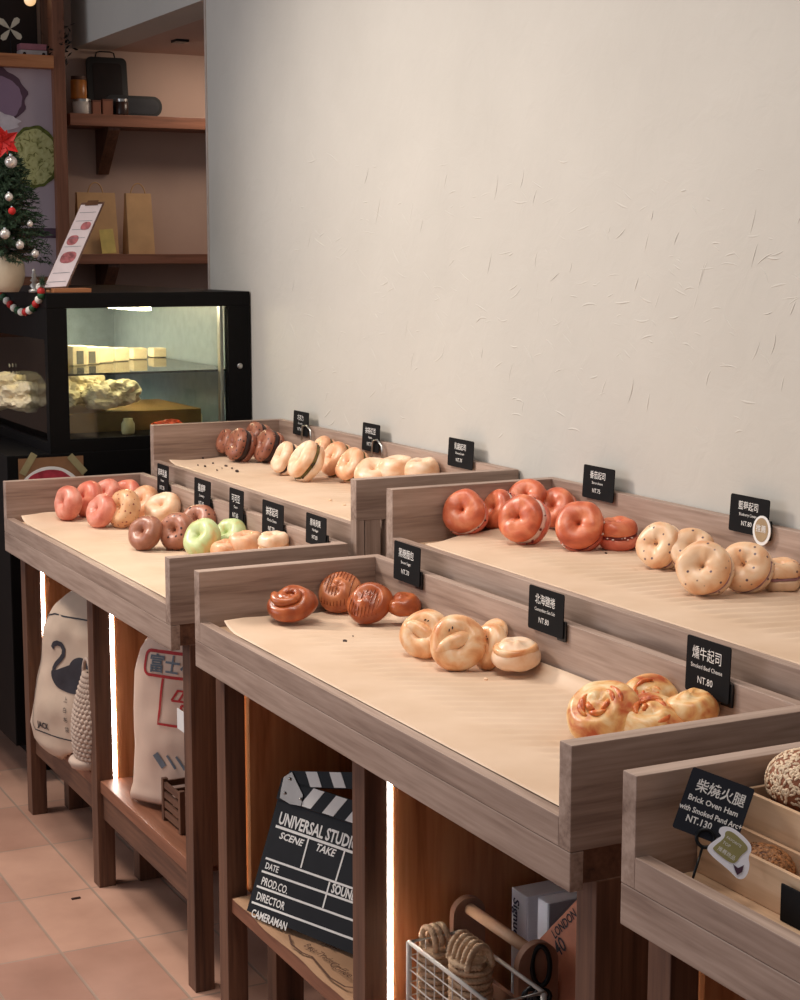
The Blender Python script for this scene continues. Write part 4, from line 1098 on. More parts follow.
# orange number plate
o_ = at(560, 930, 'Y', 1.385); n_ = Vector((.25, -1, .12)).normalized()
tl, tr = on_plane(543, 936, o_, n_), on_plane(580, 897, o_, n_)
ex = (tr - tl).normalized(); ey = n_.cross(ex)
if ey.z < 0: ey = -ey
fr = lambda u, v, q=0: tl + ex * u + ey * v + n_ * q
k = (o_ - CAM).length / FPX
t = thing('number_plate', 'orange metal plate reading LONDON leaning beside the white books', 'plate', Vector((tl.x, tl.y, .254)))
obj('plate', plate(bmesh.new(), rrect(-.07, -.13, .13, 0, .006), fr, .0015), flat('salmon_enamel', (198, 128, 100), .4), t)
def ptxt(s, x, y, hp_, sh=.0):
    p = on_plane(x, y, o_, n_) - tl; u0, v0 = p.dot(ex), p.dot(ey)
    obj('lettering', text_bm(s, hp_ * k / .72, lambda u, v, q: fr(u0 + u * .72, v0 + v, .0024), bold=.0004, shear=sh), DARKINK, t)
ptxt('LONDON', 556, 939, 9, .1); ptxt('40', 560, 957, 15, .1); ptxt('GIG', 531, 966, 8, .1); ptxt('7.', 538, 984, 14, .1)
# black ring hook hanging on the dowel
bmr = bmesh.new(); c = at(541, 966, 'Y', rb.y - .0); e1, e2 = (RT * .8 - FW * .1).normalized(), UP
tube(bmr, [c + e1 * (.0125 * 1.1 * cos(a)) + e2 * (.03 * sin(a)) for a in [2 * pi * j / 40 for j in range(40)]], .0042, 8, closed=True)
solo('black_ring', bmr, BLACKM, 'black ring strap looped over the dowel handle', 'ring', smooth=True)
bmr = bmesh.new(); c = at(531, 996, 'Y', rb.y - .045)
for j in range(5): tube(bmr, [c + RT * (.012 * cos(a) + .004 * j) + UP * (.01 * sin(a) + .005 * sin(j * 2)) - FW * (.004 * j) for a in [2 * pi * i / 16 for i in range(16)]], .003, 6, closed=True)
solo('cable', bmr, BLACKM, 'tangled black cord under the black ring', 'cord', smooth=True)
# hanging partition under the table is part of the table

# ------------------------------------------------------------------ cake display case
CX, CY0, CY1, CZ0, CZ1 = -4.77, 1.312, 1.926, .955, 1.393
CXB = -6.05
t = thing('display_case', 'black framed glass cake display case at the far end', 'display case', ((CX + CXB) / 2, 1.6, .1))
obj('cabinet', B(CXB, CX, 1.187, 1.925, .10, .94, .003), CASEB, t)
obj('plinth', B(CXB, CX - .12, 1.30, 1.9, FLOOR, .10), CASEB, t)
obj('case_floor', B(CXB, CX, CY0, CY1, .94, .968), CASEB, t)
obj('top_panel', B(CXB, CX, CY0, CY1, 1.35, CZ1, .003), CASEB, t)
fw_ = .058
for y0, y1 in ((CY0, CY0 + fw_), (CY1 - .07, CY1)): obj('door_stile', B(CX - .03, CX, y0, y1, .968, 1.35), CASEB, t)
obj('door_rail', B(CX - .03, CX, CY0 + fw_, CY1 - .07, .968, .978), CASEB, t)
obj('end_glass', B(CX - .02, CX - .015, CY0 + fw_, CY1 - .07, .978, 1.35), GLASS, t)
obj('inner_frame', B(CX - .05, CX - .03, CY1 - .085, CY1 - .075, .968, 1.35), STEEL, t)
obj('front_glass', B(CXB + .03, CX - .03, CY0 + .012, CY0 + .017, .968, 1.262), GLASS, t)
obj('front_header', B(CXB, CX - .03, CY0, CY0 + .03, 1.262, 1.35), CASEB, t)
obj('back_board', B(CXB + .02, CX - .03, CY1 - .02, CY1 - .005, .968, 1.35), flat('grey_green_panel', (118, 132, 142), .35, bs=0), t)
obj('far_board', B(CXB + .0, CXB + .02, CY0, CY1, .968, 1.35), flat('grey_green_panel_b', (108, 122, 132), .35, bs=0), t)
obj('glass_shelf', B(CXB + .02, CX - .06, CY0 + .06, CY1 - .03, 1.155, 1.161), GLASS, t)
obj('tube_light', B(CXB + .1, CX - .12, 1.62, 1.66, 1.337, 1.35), CASELED, t, label='warm lit tube')
lk = at(240, 366, 'X', CX); obj('lock', ball(bmesh.new(), lk, .009, 2, (.4, 1, 1)), STEEL, t, smooth=True, label='round steel lock')
# poster taped on cabinet
def onx(px, py, x=CX): return at(px, py, 'X', x)
a, b_ = onx(18, 459), onx(83, 456)
t = thing('taped_poster', 'kraft poster with a round pink and red print taped below the display case', 'poster', (CX + .002, (a.y + b_.y) / 2, .72))
obj('sheet', B(CX + .0005, CX + .002, a.y, b_.y, .72, a.z, 0), flat('kraft_poster', (134, 96, 66)), t)
pc = onx(50, 488); bm = bmesh.new()
fx = lambda u, v, q: Vector((CX + .0022 + q, pc.y + u, pc.z + v))
plate(bm, [(.083 * cos(a_) * (1 + .03 * sin(5 * a_)), .062 * sin(a_)) for a_ in [2 * pi * k_ / 40 for k_ in range(40)]], fx, .0005); obj('printed_outline', bm, WHITE, t)
bm = bmesh.new(); plate(bm, [(.074 * cos(a_) * (1 + .05 * sin(6 * a_)), .053 * sin(a_)) for a_ in [2 * pi * k_ / 40 for k_ in range(40)]], lambda u, v, q: fx(u, v, q + .0006), .0004)
obj('printed_disc', bm, flat('pink_red_print', (150, 44, 58), .5, nscale=22, var=.8), t)
for s in (0, 1):
    c = onx(28 if s == 0 else 77, 464); bm = bmesh.new(); an = radians(-58 if s == 0 else 50)
    plate(bm, [(u * cos(an) - v * sin(an), u * sin(an) + v * cos(an)) for u, v in rrect(-.034, -.010, .034, .010, .001, 1)], lambda u, v, q: Vector((CX + .003 + q, c.y + u * 1, c.z - v * 1 - u * 0)), .0004)
    obj('tape', bm, flat('tape_beige', (150, 140, 104), .4), t)
# case contents
def lump(name, c, s, m, lab, cat, grp=None, seed=0, amp=.35):
    bm = bmesh.new(); q = bmesh.ops.create_icosphere(bm, subdivisions=4, radius=1)
    for v in q['verts']:
        k = 1 + amp * noise.noise(v.co * 1.7 + Vector((seed, 0, 0))) + amp * .45 * noise.noise(v.co * 5 + Vector((0, seed, 0)))
        v.co = Vector((v.co.x * s[0], v.co.y * s[1], v.co.z * s[2])) * k + Vector(c)
    return solo(name, bm, m, lab, cat, grp)
WRAP = flat('yellowish_wrap', (232, 214, 176), .3, nscale=18, var=.2, bs=.6)
GW = 'wrapped sandwiches piled in the display case'
for i, (px, py, X, s) in enumerate([(8, 390, -5.2, .075), (38, 374, -5.25, .08), (26, 402, -5.08, .065), (58, 396, -5.1, .07), (84, 386, -5.15, .068), (104, 396, -5.02, .062), (66, 372, -5.3, .07), (122, 392, -5.0, .052)]):
    c = at(px, py, 'X', X)
    c.z = max(c.z, 1.03 + s * .75)
    lump('wrapped_sandwich', c, (s * 1.1, s * 1.1, s * .7), WRAP, ['crumpled wrapped sandwich at the left frame edge of the case', 'wrapped sandwich on top of the pile, left of the case post', 'wrapped sandwich low at the front of the case pile', 'wrapped sandwich half hidden by the black case post', 'wrapped sandwich just right of the black case post', 'wrapped sandwich in the middle of the pile behind the end glass', 'wrapped sandwich highest in the pile behind the post', 'wrapped sandwich at the right end of the pile'][i], 'sandwich', GW, i * 3.1)
c0 = at(60, 430, 'X', -5.0); c1 = at(183, 415, 'X', -5.0)
solo('bread_crate', B(-5.42, -5.02, 1.42, 1.86, .969, 1.028, .002), flat('olive_board', (120, 92, 48), .5), 'olive brown box under the wrapped sandwiches in the display case', 'box')
GPK = 'cream packets standing on the case shelf'
for i, (px, X) in enumerate([(78, -5.2), (90, -5.24), (104, -5.3), (120, -5.36), (138, -5.42), (158, -5.5)]):
    c = at(px, 350, 'X', X); hh = .06 - i * .006
    t = thing('cream_packet', ['leftmost', 'second', 'third', 'fourth', 'fifth', 'rightmost'][i] + ' cream packet from the case post, on the glass shelf', 'packet', (X, c.y, 1.162), GPK)
    obj('packet_body', B(X - .03, X + .03, c.y - .026, c.y + .022, 1.162, 1.162 + hh, .004), WRAP, t)
    if i < 2: obj('packet_card', B(X + .0305, X + .032, c.y - .014, c.y + .008, 1.166, 1.162 + hh * .75), flat('grey_card', (90, 88, 80)), t)
c = at(168, 428, 'X', -4.95); lump('red_pastry', (c.x, c.y, .985), (.03, .05, .018), flat('red_glaze', (200, 70, 40), .3, nscale=40, var=.5), 'small red glazed pastry low behind the end glass', 'pastry', None, 4)
for i, (px, X) in enumerate([(128, -4.93), (196, -5.1), (206, -5.3)]):
    c = at(px, 425, 'X', X)
    solo('glass_jar', lathe(bmesh.new(), [(0, .969), (.018, .969), (.02, .975), (.02, 1.0), (.014, 1.01), (.014, 1.016), (0, 1.016)], 20, Matrix.Translation((X, c.y, 0))), flat('pudding_' + str(i), (206, 186, 140), .3), ['small pudding jar in front of the olive box', 'small pale jar right of the olive box', 'pale jar farthest right behind the end glass'][i], 'jar', 'small jars in the display case', smooth=True)

# ------------------------------------------------------------------ things on top of the case
TOP = CZ1
PINE = flat('pine_green', (44, 66, 44), .7, nscale=60, var=.5); 
def vbase(px, X): return at(px, 292, 'X', X)
# white vase
vy = at(8, 280, 'X', -5.0).y
t = thing('white_vase', 'round cream vase holding the small Christmas tree', 'vase', (-5.0, vy, TOP))
obj('vase_body', lathe(bmesh.new(), [(0, TOP), (.03, TOP), (.042, TOP + .02), (.05, TOP + .05), (.048, TOP + .08), (.036, TOP + .105), (.034, TOP + .108), (.03, TOP + .1), (0, TOP + .09)], 36, Matrix.Translation((-5.0, vy, 0))), flat('cream_ceramic', (222, 204, 176), .35, var=.04), t, smooth=True)
# tree
tz0 = TOP + .095; tz1 = at(0, 150, 'X', -5.0).z
t = thing('christmas_tree', 'small green Christmas tree in the cream vase at the left edge', 'tree', (-5.0, vy, tz0))
obj('trunk', tube(bmesh.new(), [(-5.0, vy, tz0 - .004), (-5.0, vy, tz1)], .006, 8), brn['Z'], t)
bm = bmesh.new(); r = random.Random(11); tw = bmesh.new()
for i in range(420):
    v = (i / 420) ** .85; z = tz0 + .0 + (tz1 - tz0) * v; a = i * 2.39996; L = .082 * (1 - v) ** .6 + .014
    d = Vector((cos(a), sin(a), -.15 + r.uniform(-.1, .3))).normalized(); o0 = Vector((-5.0, vy, z))
    tube(tw, [o0, o0 + d * L], .0012, 4)
    for k in range(34):
        s = .15 + .8 * k / 21; p = o0 + d * L * s; e = Vector((r.gauss(0, 1), r.gauss(0, 1), r.gauss(0, 1))).normalized(); e = (e + d * .8).normalized(); l = .016
        sd = e.cross(d).normalized() * .0022
        bm.faces.new([bm.verts.new(p - sd), bm.verts.new(p + sd), bm.verts.new(p + e * l)])
obj('branches', tw, brn['Z'], t); nd = obj('needles', bm, PINE, t); nd['kind'] = 'stuff'
BAUB = flat('silver_bauble', (214, 206, 200), .2, .5, var=.05); REDF = flat('red_velvet', (190, 32, 30), .6)
for i, (px, py, rp, m, lab) in enumerate([(11, 162, 6, BAUB, 'largest white bauble high on the Christmas tree'), (9, 197, 4, BAUB, 'small white bauble at mid height of the tree'), (20, 245, 4.2, BAUB, 'white bauble hanging low on the tree'), (35, 254, 4, BAUB, 'white bauble hanging lowest, at the right of the tree'), (5, 234, 5, BAUB, 'white bauble low on the tree near the frame edge'), (12, 211, 3.6, REDF, 'small red ornament in the middle of the tree'), (30, 224, 3, BAUB, 'tiny white bauble at the right side of the tree')]):
    X = -4.885 + (i % 3) * .004; c = at(px, py, 'X', X); rr_ = rp * (c - CAM).length / FPX
    t = thing('bauble', lab, 'ornament', c, 'ornaments on the small Christmas tree')
    obj('globe', ball(bmesh.new(), c, rr_, 3), m, t, smooth=True); obj('cap', lathe(bmesh.new(), [(0, rr_ * .9), (rr_ * .25, rr_ * .9), (rr_ * .25, rr_ * 1.25), (0, rr_ * 1.25)], 10, Matrix.Translation(c)), STEEL, t)
c = at(3, 142, 'X', -4.88); bm = bmesh.new()
for k in range(10):
    a = k * 2 * pi / 10; l = .05 if k % 2 else .036; d = Vector((.1 + .25 * (k % 2), cos(a), sin(a))).normalized(); sd = Vector((1, 0, 0)).cross(d).normalized()
    P = [c, c + d * l * .45 + sd * l * .26 + Vector((.01, 0, 0)), c + d * l, c + d * l * .45 - sd * l * .26 + Vector((.01, 0, 0))]
    bm.faces.new([bm.verts.new(p) for p in P])
o = solo('red_poinsettia', bm, REDF, 'red fabric poinsettia at the top of the Christmas tree', 'ornament'); sm = o.modifiers.new('thickness', 'SOLIDIFY'); sm.thickness = .002
# tray board under vase
q0 = at(5, 291, 'X', -4.86); q1_ = at(48, 291, 'X', -4.86)
solo('white_board', B(-4.96 + .0, -4.83, 1.335, 1.44, TOP, TOP + .006, .001), WHITE, 'thin white board on the case top beside the vase', 'board') if False else None
# small silver figure tree
c = at(34, 278, 'X', -4.86)
solo('silver_figurine', lathe(bmesh.new(), [(0, TOP), (.016, TOP), (.016, TOP + .008), (.006, TOP + .012), (.014, TOP + .02), (.005, TOP + .03), (.012, TOP + .034), (.005, TOP + .044), (.009, TOP + .048), (.003, TOP + .058), (.006, TOP + .062), (0, TOP + .07)], 18, Matrix.Translation((-4.86, c.y, 0))), flat('silver_glaze', (150, 146, 142), .3, .6), 'little silver tiered tree figurine beside the menu board', 'figurine', smooth=True)
# menu board
base_z = TOP
bl = at(44, 286, 'X', -4.86); brp = at(60, 290, 'X', -4.86); bl.z = TOP + .014; brp.z = TOP + .012
ex = (brp - bl); ex.z = 0; ex.normalize(); W_ = (brp - bl).length * 1.05
d = ray(80, 206); kk = (bl - CAM).dot(ex) / d.dot(ex); 
# lean: choose the top edge back and up along the ray
tlp = at(81, 205, 'X', -5.0)
ey = tlp - bl; Hh = ey.length; ey.normalize()
ex2 = (at(102, 203, 'X', -5.0) - tlp); W2 = ex2.length; ex2.normalize()
ex = (ex + ex2).normalized(); ey = (ey - ex * ey.dot(ex) * .0).normalized()
ez = ex.cross(ey).normalized()
if ez.dot(CAM - bl) < 0: ez = -ez
W_ = max(W_, W2)
t = thing('menu_board', 'tilted menu sheet on a wooden stand on top of the display case', 'menu', (bl.x, bl.y, TOP))
fr = lambda u, v, q=0: bl + ex * u + ey * v + ez * q
obj('backing_board', plate(bmesh.new(), [(-.002, -.004), (W_ + .006, -.004), (W_ + .006, Hh + .01), (-.002, Hh + .01)], lambda u, v, q: fr(u, v, q - .007), .006), brn['Z'], t)
obj('menu_sheet', plate(bmesh.new(), [(0, 0), (W_, 0), (W_, Hh), (0, Hh)], fr, .0008), flat('menu_white', (222, 208, 212), .5, var=.05), t)
for (a, b_, c_, e_, m) in [(.15, .28, .85, .42, REDINK), (.1, .5, .6, .62, REDINK), (.45, .68, .9, .78, GREYINK)]:
    bm = bmesh.new(); plate(bm, smoothpoly([(a * W_, b_ * Hh), (c_ * W_, b_ * Hh), (c_ * W_, e_ * Hh), (a * W_, e_ * Hh)], 2), lambda u, v, q: fr(u, v, q + .001), .0003); obj('menu_picture', bm, flat('menu_photo', (170, 100, 104), .5, nscale=70, var=.5), t)
for k in range(9):
    v = .06 + k * .105
    if .25 < v < .43: continue
    obj('menu_text_line', strip(bmesh.new(), [(W_ * .1, v * Hh), (W_ * .88, v * Hh)], .0016, lambda u, v_, q: fr(u, v_, .0014)), GREYINK, t)
obj('clip', plate(bmesh.new(), [(W_ * .2, Hh - .004), (W_ * .8, Hh - .004), (W_ * .75, Hh + .014), (W_ * .25, Hh + .014)], fr, .004), flat('bronze_clip', (120, 84, 62), .3, .6), t)
obj('stand_block', B(bl.x - .05, bl.x + .03, bl.y + .02, bl.y + .13, TOP, TOP + .012, .001), orgw['Y'], t, label='light wooden foot')
# beaded garland hanging on the case front
GR = {'r': flat('red_bead', (180, 36, 34), .5), 'w': flat('white_bead', (232, 226, 218), .5), 'g': flat('green_bead', (36, 78, 48), .5)}
t = thing('bead_garland', 'red, white and green felt bead garland draped over the case front', 'garland', at(22, 305, 'Y', 1.30))
pts = [(-4, 292), (2, 296), (8, 302), (14, 308), (20, 312), (27, 312), (33, 308), (38, 301), (42, 294), (40, 287)]
cols = 'grgwrwgwrwgrwgrw'
P = []
for i in range(16):
    s = i / 15 * (len(pts) - 1); k = min(int(s), len(pts) - 2); f_ = s - k
    P.append((pts[k][0] + (pts[k + 1][0] - pts[k][0]) * f_, pts[k][1] + (pts[k + 1][1] - pts[k][1]) * f_))
obj('string', tube(bmesh.new(), [at(x, y, 'Y', 1.305) for x, y in P], .001, 5), BROWNINK, t)
for i, (x, y) in enumerate(P): obj('bead', ball(bmesh.new(), at(x, y, 'Y', 1.305), .012, 2), GR[cols[i]], t, smooth=True)
for nm2, (x, y), lab in [('pine_sprig', (42, 284), 'green pine sprig with a red berry at the right end of the garland'), ('pine_sprig', (2, 280), 'green pine sprig at the left frame edge below the vase')]:
    c = at(x, y, 'Y', 1.306); bm = bmesh.new(); r = random.Random(int(x))
    for k in range(140):
        e = Vector((r.gauss(0, 1), r.gauss(0, .35), r.gauss(0, 1))).normalized(); sd = e.cross(Vector((0, 1, .1))).normalized() * .0012; p = c + Vector((r.uniform(-.012, .012), r.uniform(-.004, .004), r.uniform(-.006, .012)))
        bm.faces.new([bm.verts.new(p - sd), bm.verts.new(p + sd), bm.verts.new(p + e * .026)])
    o = solo(nm2, bm, PINE, lab, 'garland'); o['group'] = 'pine sprigs on the garland'

# ------------------------------------------------------------------ shelves in the alcove
SX = -6.36
def zx(px, py, x=SX): return at(px, py, 'X', x)
shelf_defs = [(115.5, 127.5, 'dark wooden wall shelf holding the black trays'), (254, 264, 'dark wooden wall shelf holding the kraft bags')]
SZ = []
for yt, yb, lab in shelf_defs:
    zt_, zb_ = zx(140, yt).z, zx(140, yb).z; SZ.append(zt_)
    t = thing('wall_shelf', lab, 'shelf', (-6.45, 2.4, zb_), 'dark wooden wall shelves in the alcove')
    obj('board', B(-6.55, SX, 1.86, 2.99, zb_, zt_, .002), redw['Y'], t)
    by = zx(111, yb + 3, -6.42).y
    for yy in (by, by + .9):
        bm = bmesh.new(); plate(bm, [(0, 0), (.17, 0), (.17, -.012), (.02, -.17), (0, -.17)], lambda u, v, q: Vector((-6.55 + u, yy - .022 + q, zb_ + v)), .044)
        obj('bracket', bm, brn['Z'], t)
# things on the top shelf
z = SZ[0]
p = zx(104, 80, -6.5); ztop = zx(104, 57, -6.48).z; y0, y1 = zx(87, 80, -6.48).y, zx(127, 80, -6.48).y
t = thing('baking_tray', 'black rectangular baking tray with a loop handle leaning on the wall', 'tray', (-6.48, (y0 + y1) / 2, z))
frt = lambda u, v, q: Vector((-6.47 - v * .12 + q, u, z + v))
obj('tray_body', plate(bmesh.new(), rrect(y0, 0.001, y1, ztop - z, .02, 5), frt, .012), flat('black_enamel', (14, 13, 14), .4), t)
obj('tray_base', plate(bmesh.new(), rrect(y0 + .022, .02, y1 - .022, ztop - z - .022, .015, 5), lambda u, v, q: frt(u, v, q + .0125), .001), flat('dark_enamel', (34, 30, 30), .25), t)
ym = (y0 + y1) / 2
obj('loop_handle', tube(bmesh.new(), [Vector((-6.50, ym + a, ztop + b_)) for a, b_ in [(-.04, -.005), (-.034, .018), (-.02, .022), (.02, .022), (.034, .018), (.04, -.005)]], .003, 7), BLACKM, t, smooth=True)
y0, y1 = zx(104, 105, -6.42).y, zx(162, 105, -6.42).y; zt_ = zx(140, 96, -6.42).z
t = thing('oval_pan', 'black oval pan standing on its edge on the upper alcove shelf', 'pan', (-6.42, (y0 + y1) / 2, z))
obj('pan_body', plate(bmesh.new(), rrect(y0, z + .001, y1, zt_, (zt_ - z) * .46, 7), lambda u, v, q: Vector((-6.432 + q, u, v)), .012), flat('black_iron', (20, 20, 22), .45), t)
obj('pan_inside', plate(bmesh.new(), rrect(y0 + .012, z + .012, y1 - .012, zt_ - .010, (zt_ - z) * .36, 7), lambda u, v, q: Vector((-6.4195 + q, u, v)), .001), flat('iron_inner', (46, 46, 50), .35), t)
def jar(px0, px1, py0, py1, X, m, lab, cat, zb, name='storage_jar', lid=True, lbl=None):
    a, b_ = zx(px0, py1, X), zx(px1, py0, X); r = (b_.y - a.y) / 2; yc = (a.y + b_.y) / 2; hh = zx(px0, py0, X).z - zb
    t = thing(name, lab, cat, (X, yc, zb))
    obj('body', lathe(bmesh.new(), [(0, 0), (r * .95, 0), (r, .004), (r, hh * .8), (r * .9, hh * .84), (0, hh * .84)], 28, Matrix.Translation((X, yc, zb))), m, t, smooth=True)
    obj('lid', lathe(bmesh.new(), [(0, hh * .84), (r * .92, hh * .84), (r * .92, hh), (0, hh)], 28, Matrix.Translation((X, yc, zb))), lbl or STEEL, t)
    return zb + hh
zz = jar(73, 91, 99, 115, -6.42, flat('white_tin', (206, 196, 186), .4, var=.05), 'white labelled jar on the upper alcove shelf under the amber tin', 'jar', z)
jar(71, 86, 76, 99, -6.42, flat('amber_tin', (168, 104, 44), .35, nscale=25, var=.35), 'amber tin stacked on the white jar', 'tin', zz, 'amber_tin', lbl=flat('brown_lid', (70, 42, 30)))
jar(116, 128, 99, 116, -6.385, flat('dark_jar', (54, 34, 26), .3, nscale=25, var=.4), 'small dark jar standing in front of the oval pan', 'jar', z)
for i, (p0, p1) in enumerate([(93, 101), (103, 113)]):
    a, b_ = zx(p0, 110, -6.38), zx(p1, 110, -6.38); zt_ = zx(p0, 99 - (0 if i else -1), -6.38).z
    t = thing('spice_box', ['reddish brown small box beside the white jar', 'reddish brown small box beside the dark jar'][i], 'box', (-6.4, (a.y + b_.y) / 2, z), 'small brown boxes on the upper alcove shelf')
    obj('box_body', B(-6.415, -6.38, a.y, b_.y, z, zt_ - .006, .001), flat('box_brown' + str(i), (140, 88, 66), .5), t); obj('box_lid', B(-6.416, -6.379, a.y - .0008, b_.y + .0008, zt_ - .006, zt_, .001), flat('box_lid' + str(i), (110, 66, 50)), t)
# kraft bags
z = SZ[1]
def kbag(p0, p1, ptop, X, lab, dp=.08, handle=True):
    a, b_ = zx(p0, 250, X), zx(p1, 250, X); zt_ = zx(p0, ptop, X).z; y0, y1 = a.y, b_.y
    t = thing('kraft_bag', lab, 'bag', (X - dp / 2, (y0 + y1) / 2, z), 'kraft paper bags on the lower alcove shelf')
    bm = bmesh.new(); L0 = [(X, y0), (X, y1), (X - dp, y1), (X - dp, y0)]; L1 = [(X - dp * .38, y0 + .002), (X - dp * .38, y1 - .002), (X - dp * .6, y1 - .002), (X - dp * .6, y0 + .002)]
    rows = []
    for v in (0, .3, 1): rows.append([bm.verts.new((a_[0] + (b2[0] - a_[0]) * v ** 1.3, a_[1] + (b2[1] - a_[1]) * v, z + (zt_ - z) * v)) for a_, b2 in zip(L0, L1)])
    for A, C in zip(rows, rows[1:]):
        for k in range(4): bm.faces.new((A[k], A[(k + 1) % 4], C[(k + 1) % 4], C[k]))
    bm.faces.new(rows[0])
    obj('bag_body', bm, KRAFT, t)
    if handle:
        ym = (y0 + y1) / 2
        obj('twisted_handle', tube(bmesh.new(), [Vector((X - dp * .45, ym + .03 * cos(a_), zt_ - .012 + .05 * sin(a_))) for a_ in [pi * k / 12 for k in range(13)]], .0025, 6), KRAFT, t, smooth=True)
    return t
kbag(80, 119, 192, -6.40, 'kraft paper bag nearest the menu board with a yellow note in front')
kbag(129, 155, 193, -6.39, 'kraft paper bag standing alone, right of the other one')
a = zx(105, 228, -6.375); bm = bmesh.new()
o_ = zx(108, 253, -6.37); plate(bm, [(-.028, 0), (.028, .004), (.018, .094), (-.036, .09)], lambda u, v, q: Vector((-6.378 - v * .1 + q, o_.y + .008 + u, z + .001 + v)), .001)
solo('yellow_note', bm, flat('yellow_note', (214, 190, 110), .7), 'yellow note card leaning against the kraft bag', 'note')
# ------------------------------------------------------------------ left wooden unit with the bagel poster
t = thing('wooden_cabinet', 'dark wooden shelving unit at the far left behind the Christmas tree', 'cabinet', (-6.4, 1.5, FLOOR))
UX = -6.33
ya, yb_ = zx(57, 200, UX).y, zx(69, 200, UX).y
obj('upright', B(-6.39, UX, ya, yb_, FLOOR, 3.0, .002), redw['Z'], t)
zt_, zb_ = zx(20, 54, UX).z, zx(20, 67, UX).z
obj('shelf', B(-6.545, UX + .01, .9, ya, zb_, zt_, .002), orgw['Y'], t)
obj('back_panel', B(-6.548, -6.535, .9, ya, zt_, 3.0), flat('near_black_walnut', (34, 22, 18), .7), t); obj('side_panel', B(-6.545, -6.39, yb_ - .03, yb_, FLOOR, 3.0), brn['Z'], t)
zs = zt_
a = zx(0, 240, -6.50)
t = thing('bagel_poster', 'lilac wall poster with giant bagels behind the Christmas tree', 'poster', (-6.37, 1.4, 1.45))
obj('sheet', B(-6.39, -6.36, .9, ya, 1.42, zb_ - .001), flat('poster_lilac', (188, 172, 182), .6, nscale=4, var=.05), t)
def pdisc(px, py, rx, ry, m, name, wb=.03, dx=0):
    c = zx(px, py, -6.359); k = (c - CAM).length / FPX; bm = bmesh.new()
    plate(bm, [(rx * k * cos(a_) * (1 + wb * noise.noise((cos(a_) * 3, sin(a_) * 3, px))), ry * k * sin(a_) * (1 + wb * noise.noise((cos(a_) * 3 + 4, sin(a_) * 3, px)))) for a_ in [2 * pi * j / 60 for j in range(60)]], lambda u, v, q: Vector((-6.3595 + dx + q, c.y + u, c.z + v)), .0008); obj(name, bm, m, t)
pdisc(-4, 96, 29, 27, flat('print_plum', (92, 66, 84), .6, nscale=6, var=.15), 'printed_plum_crust', .15)
pdisc(-6, 98, 27, 22, flat('print_lavender', (150, 124, 150), .6, nscale=5, var=.1), 'printed_lavender_bagel', .1, .001)
pdisc(-4, 122, 22, 9, flat('print_white', (220, 212, 220), .6), 'printed_cream', .2, .002)
pdisc(35, 157, 24.5, 29.5, flat('print_dark_green', (92, 100, 40), .6, nscale=50, var=.5), 'printed_green_crust', .1, .001)
def mk_gprint():
    m, nt, b = nm('print_pistachio')
    n = N(nt, 'ShaderNodeTexNoise', Scale=38.0, Detail=4.0, Distortion=1.5); nt.links.new(coords(nt), n.inputs['Vector'])
    nt.links.new(ramp(nt, n.outputs[0], [(.36, lin((110, 112, 50))), (.44, lin((186, 186, 124))), (.7, lin((206, 208, 150)))]), b.inputs['Base Color']); b.inputs['Roughness'].default_value = .6; return m
pdisc(34, 157, 22, 26.5, mk_gprint(), 'printed_green_bagel', .1, .002)
pdisc(42, 233, 30, 5, flat('print_mauve', (88, 66, 84), .6, nscale=30, var=.3), 'printed_mauve_streak', .3, .001)
obj_lower = B(-6.39, -6.31, .9, ya - .001, 1.2, 1.418); bmx = obj_lower
solo('wooden_ledge', bmx, redw['Y'], 'reddish wooden ledge below the lilac poster', 'ledge')
# things on the top-left shelf
def onshelf(px, X): return zx(px, 50, X).y
for i, (py0, py1, c_, lab) in enumerate([(49, 54, (196, 186, 184), 'white small toy radio box on the upper left shelf, under the pink one'), (41, 47.5, (170, 110, 122), 'pink small box stacked on the white one on the upper left shelf')]):
    a, b_ = zx(21, py1, -6.38), zx(47.5, py0, -6.38)
    zb2 = zs if i == 0 else zs + (zx(21, 47.5, -6.38).z - zx(21, 54, -6.38).z)
    t = thing('small_box', lab, 'box', (-6.41, (a.y + b_.y) / 2, zb2), 'small boxes on the upper left shelf')
    hh = abs(zx(21, 47.5, -6.38).z - zx(21, 54, -6.38).z) * .97
    obj('box_body', B(-6.44, -6.385, a.y, b_.y, zb2, zb2 + hh, .002), flat('pinkwhite' + str(i), c_, .5), t)
    if i == 0:
        for u in (a.y + .014, b_.y - .014): obj('dial', lathe(bmesh.new(), [(0, 0), (.006, 0), (.006, .002), (0, .002)], 14, Matrix.Translation((-6.385, u, zb2 + hh * .4)) @ Matrix.Rotation(pi / 2, 4, 'Y')), BLACK, t)
c = zx(10, 29, -6.36); bm = bmesh.new(); kk = (c - CAM).length / FPX
t = thing('white_flower', 'white four-petal snowflake ornament on a pin on the upper left shelf', 'ornament', (c.x, c.y, zs))
for k in range(4):
    a_ = pi / 4 + k * pi / 2 + .1; d = Vector((0, cos(a_), sin(a_))); sd = Vector((0, -sin(a_), cos(a_)))
    bm = bmesh.new(); P = [(0, 0), (.45, .17), (.8, .24), (1, .12), (1.02, -.1), (.8, -.22), (.45, -.15)]; l = 13 * kk
    A = [bm.verts.new(c + d * u * l + sd * v * l) for u, v in P]; C2 = [bm.verts.new(v.co + Vector((.004, 0, 0))) for v in A]
    bm.faces.new(A); bm.faces.new(C2[::-1])
    for i in range(7): bm.faces.new((A[i], A[(i + 1) % 7], C2[(i + 1) % 7], C2[i]))
    obj('petal', bm, flat('petal_cream' + str(k), (206, 198, 178), .5), t)
obj('pin', tube(bmesh.new(), [(c.x, c.y, zs), c], .002, 6), BLACKM, t)
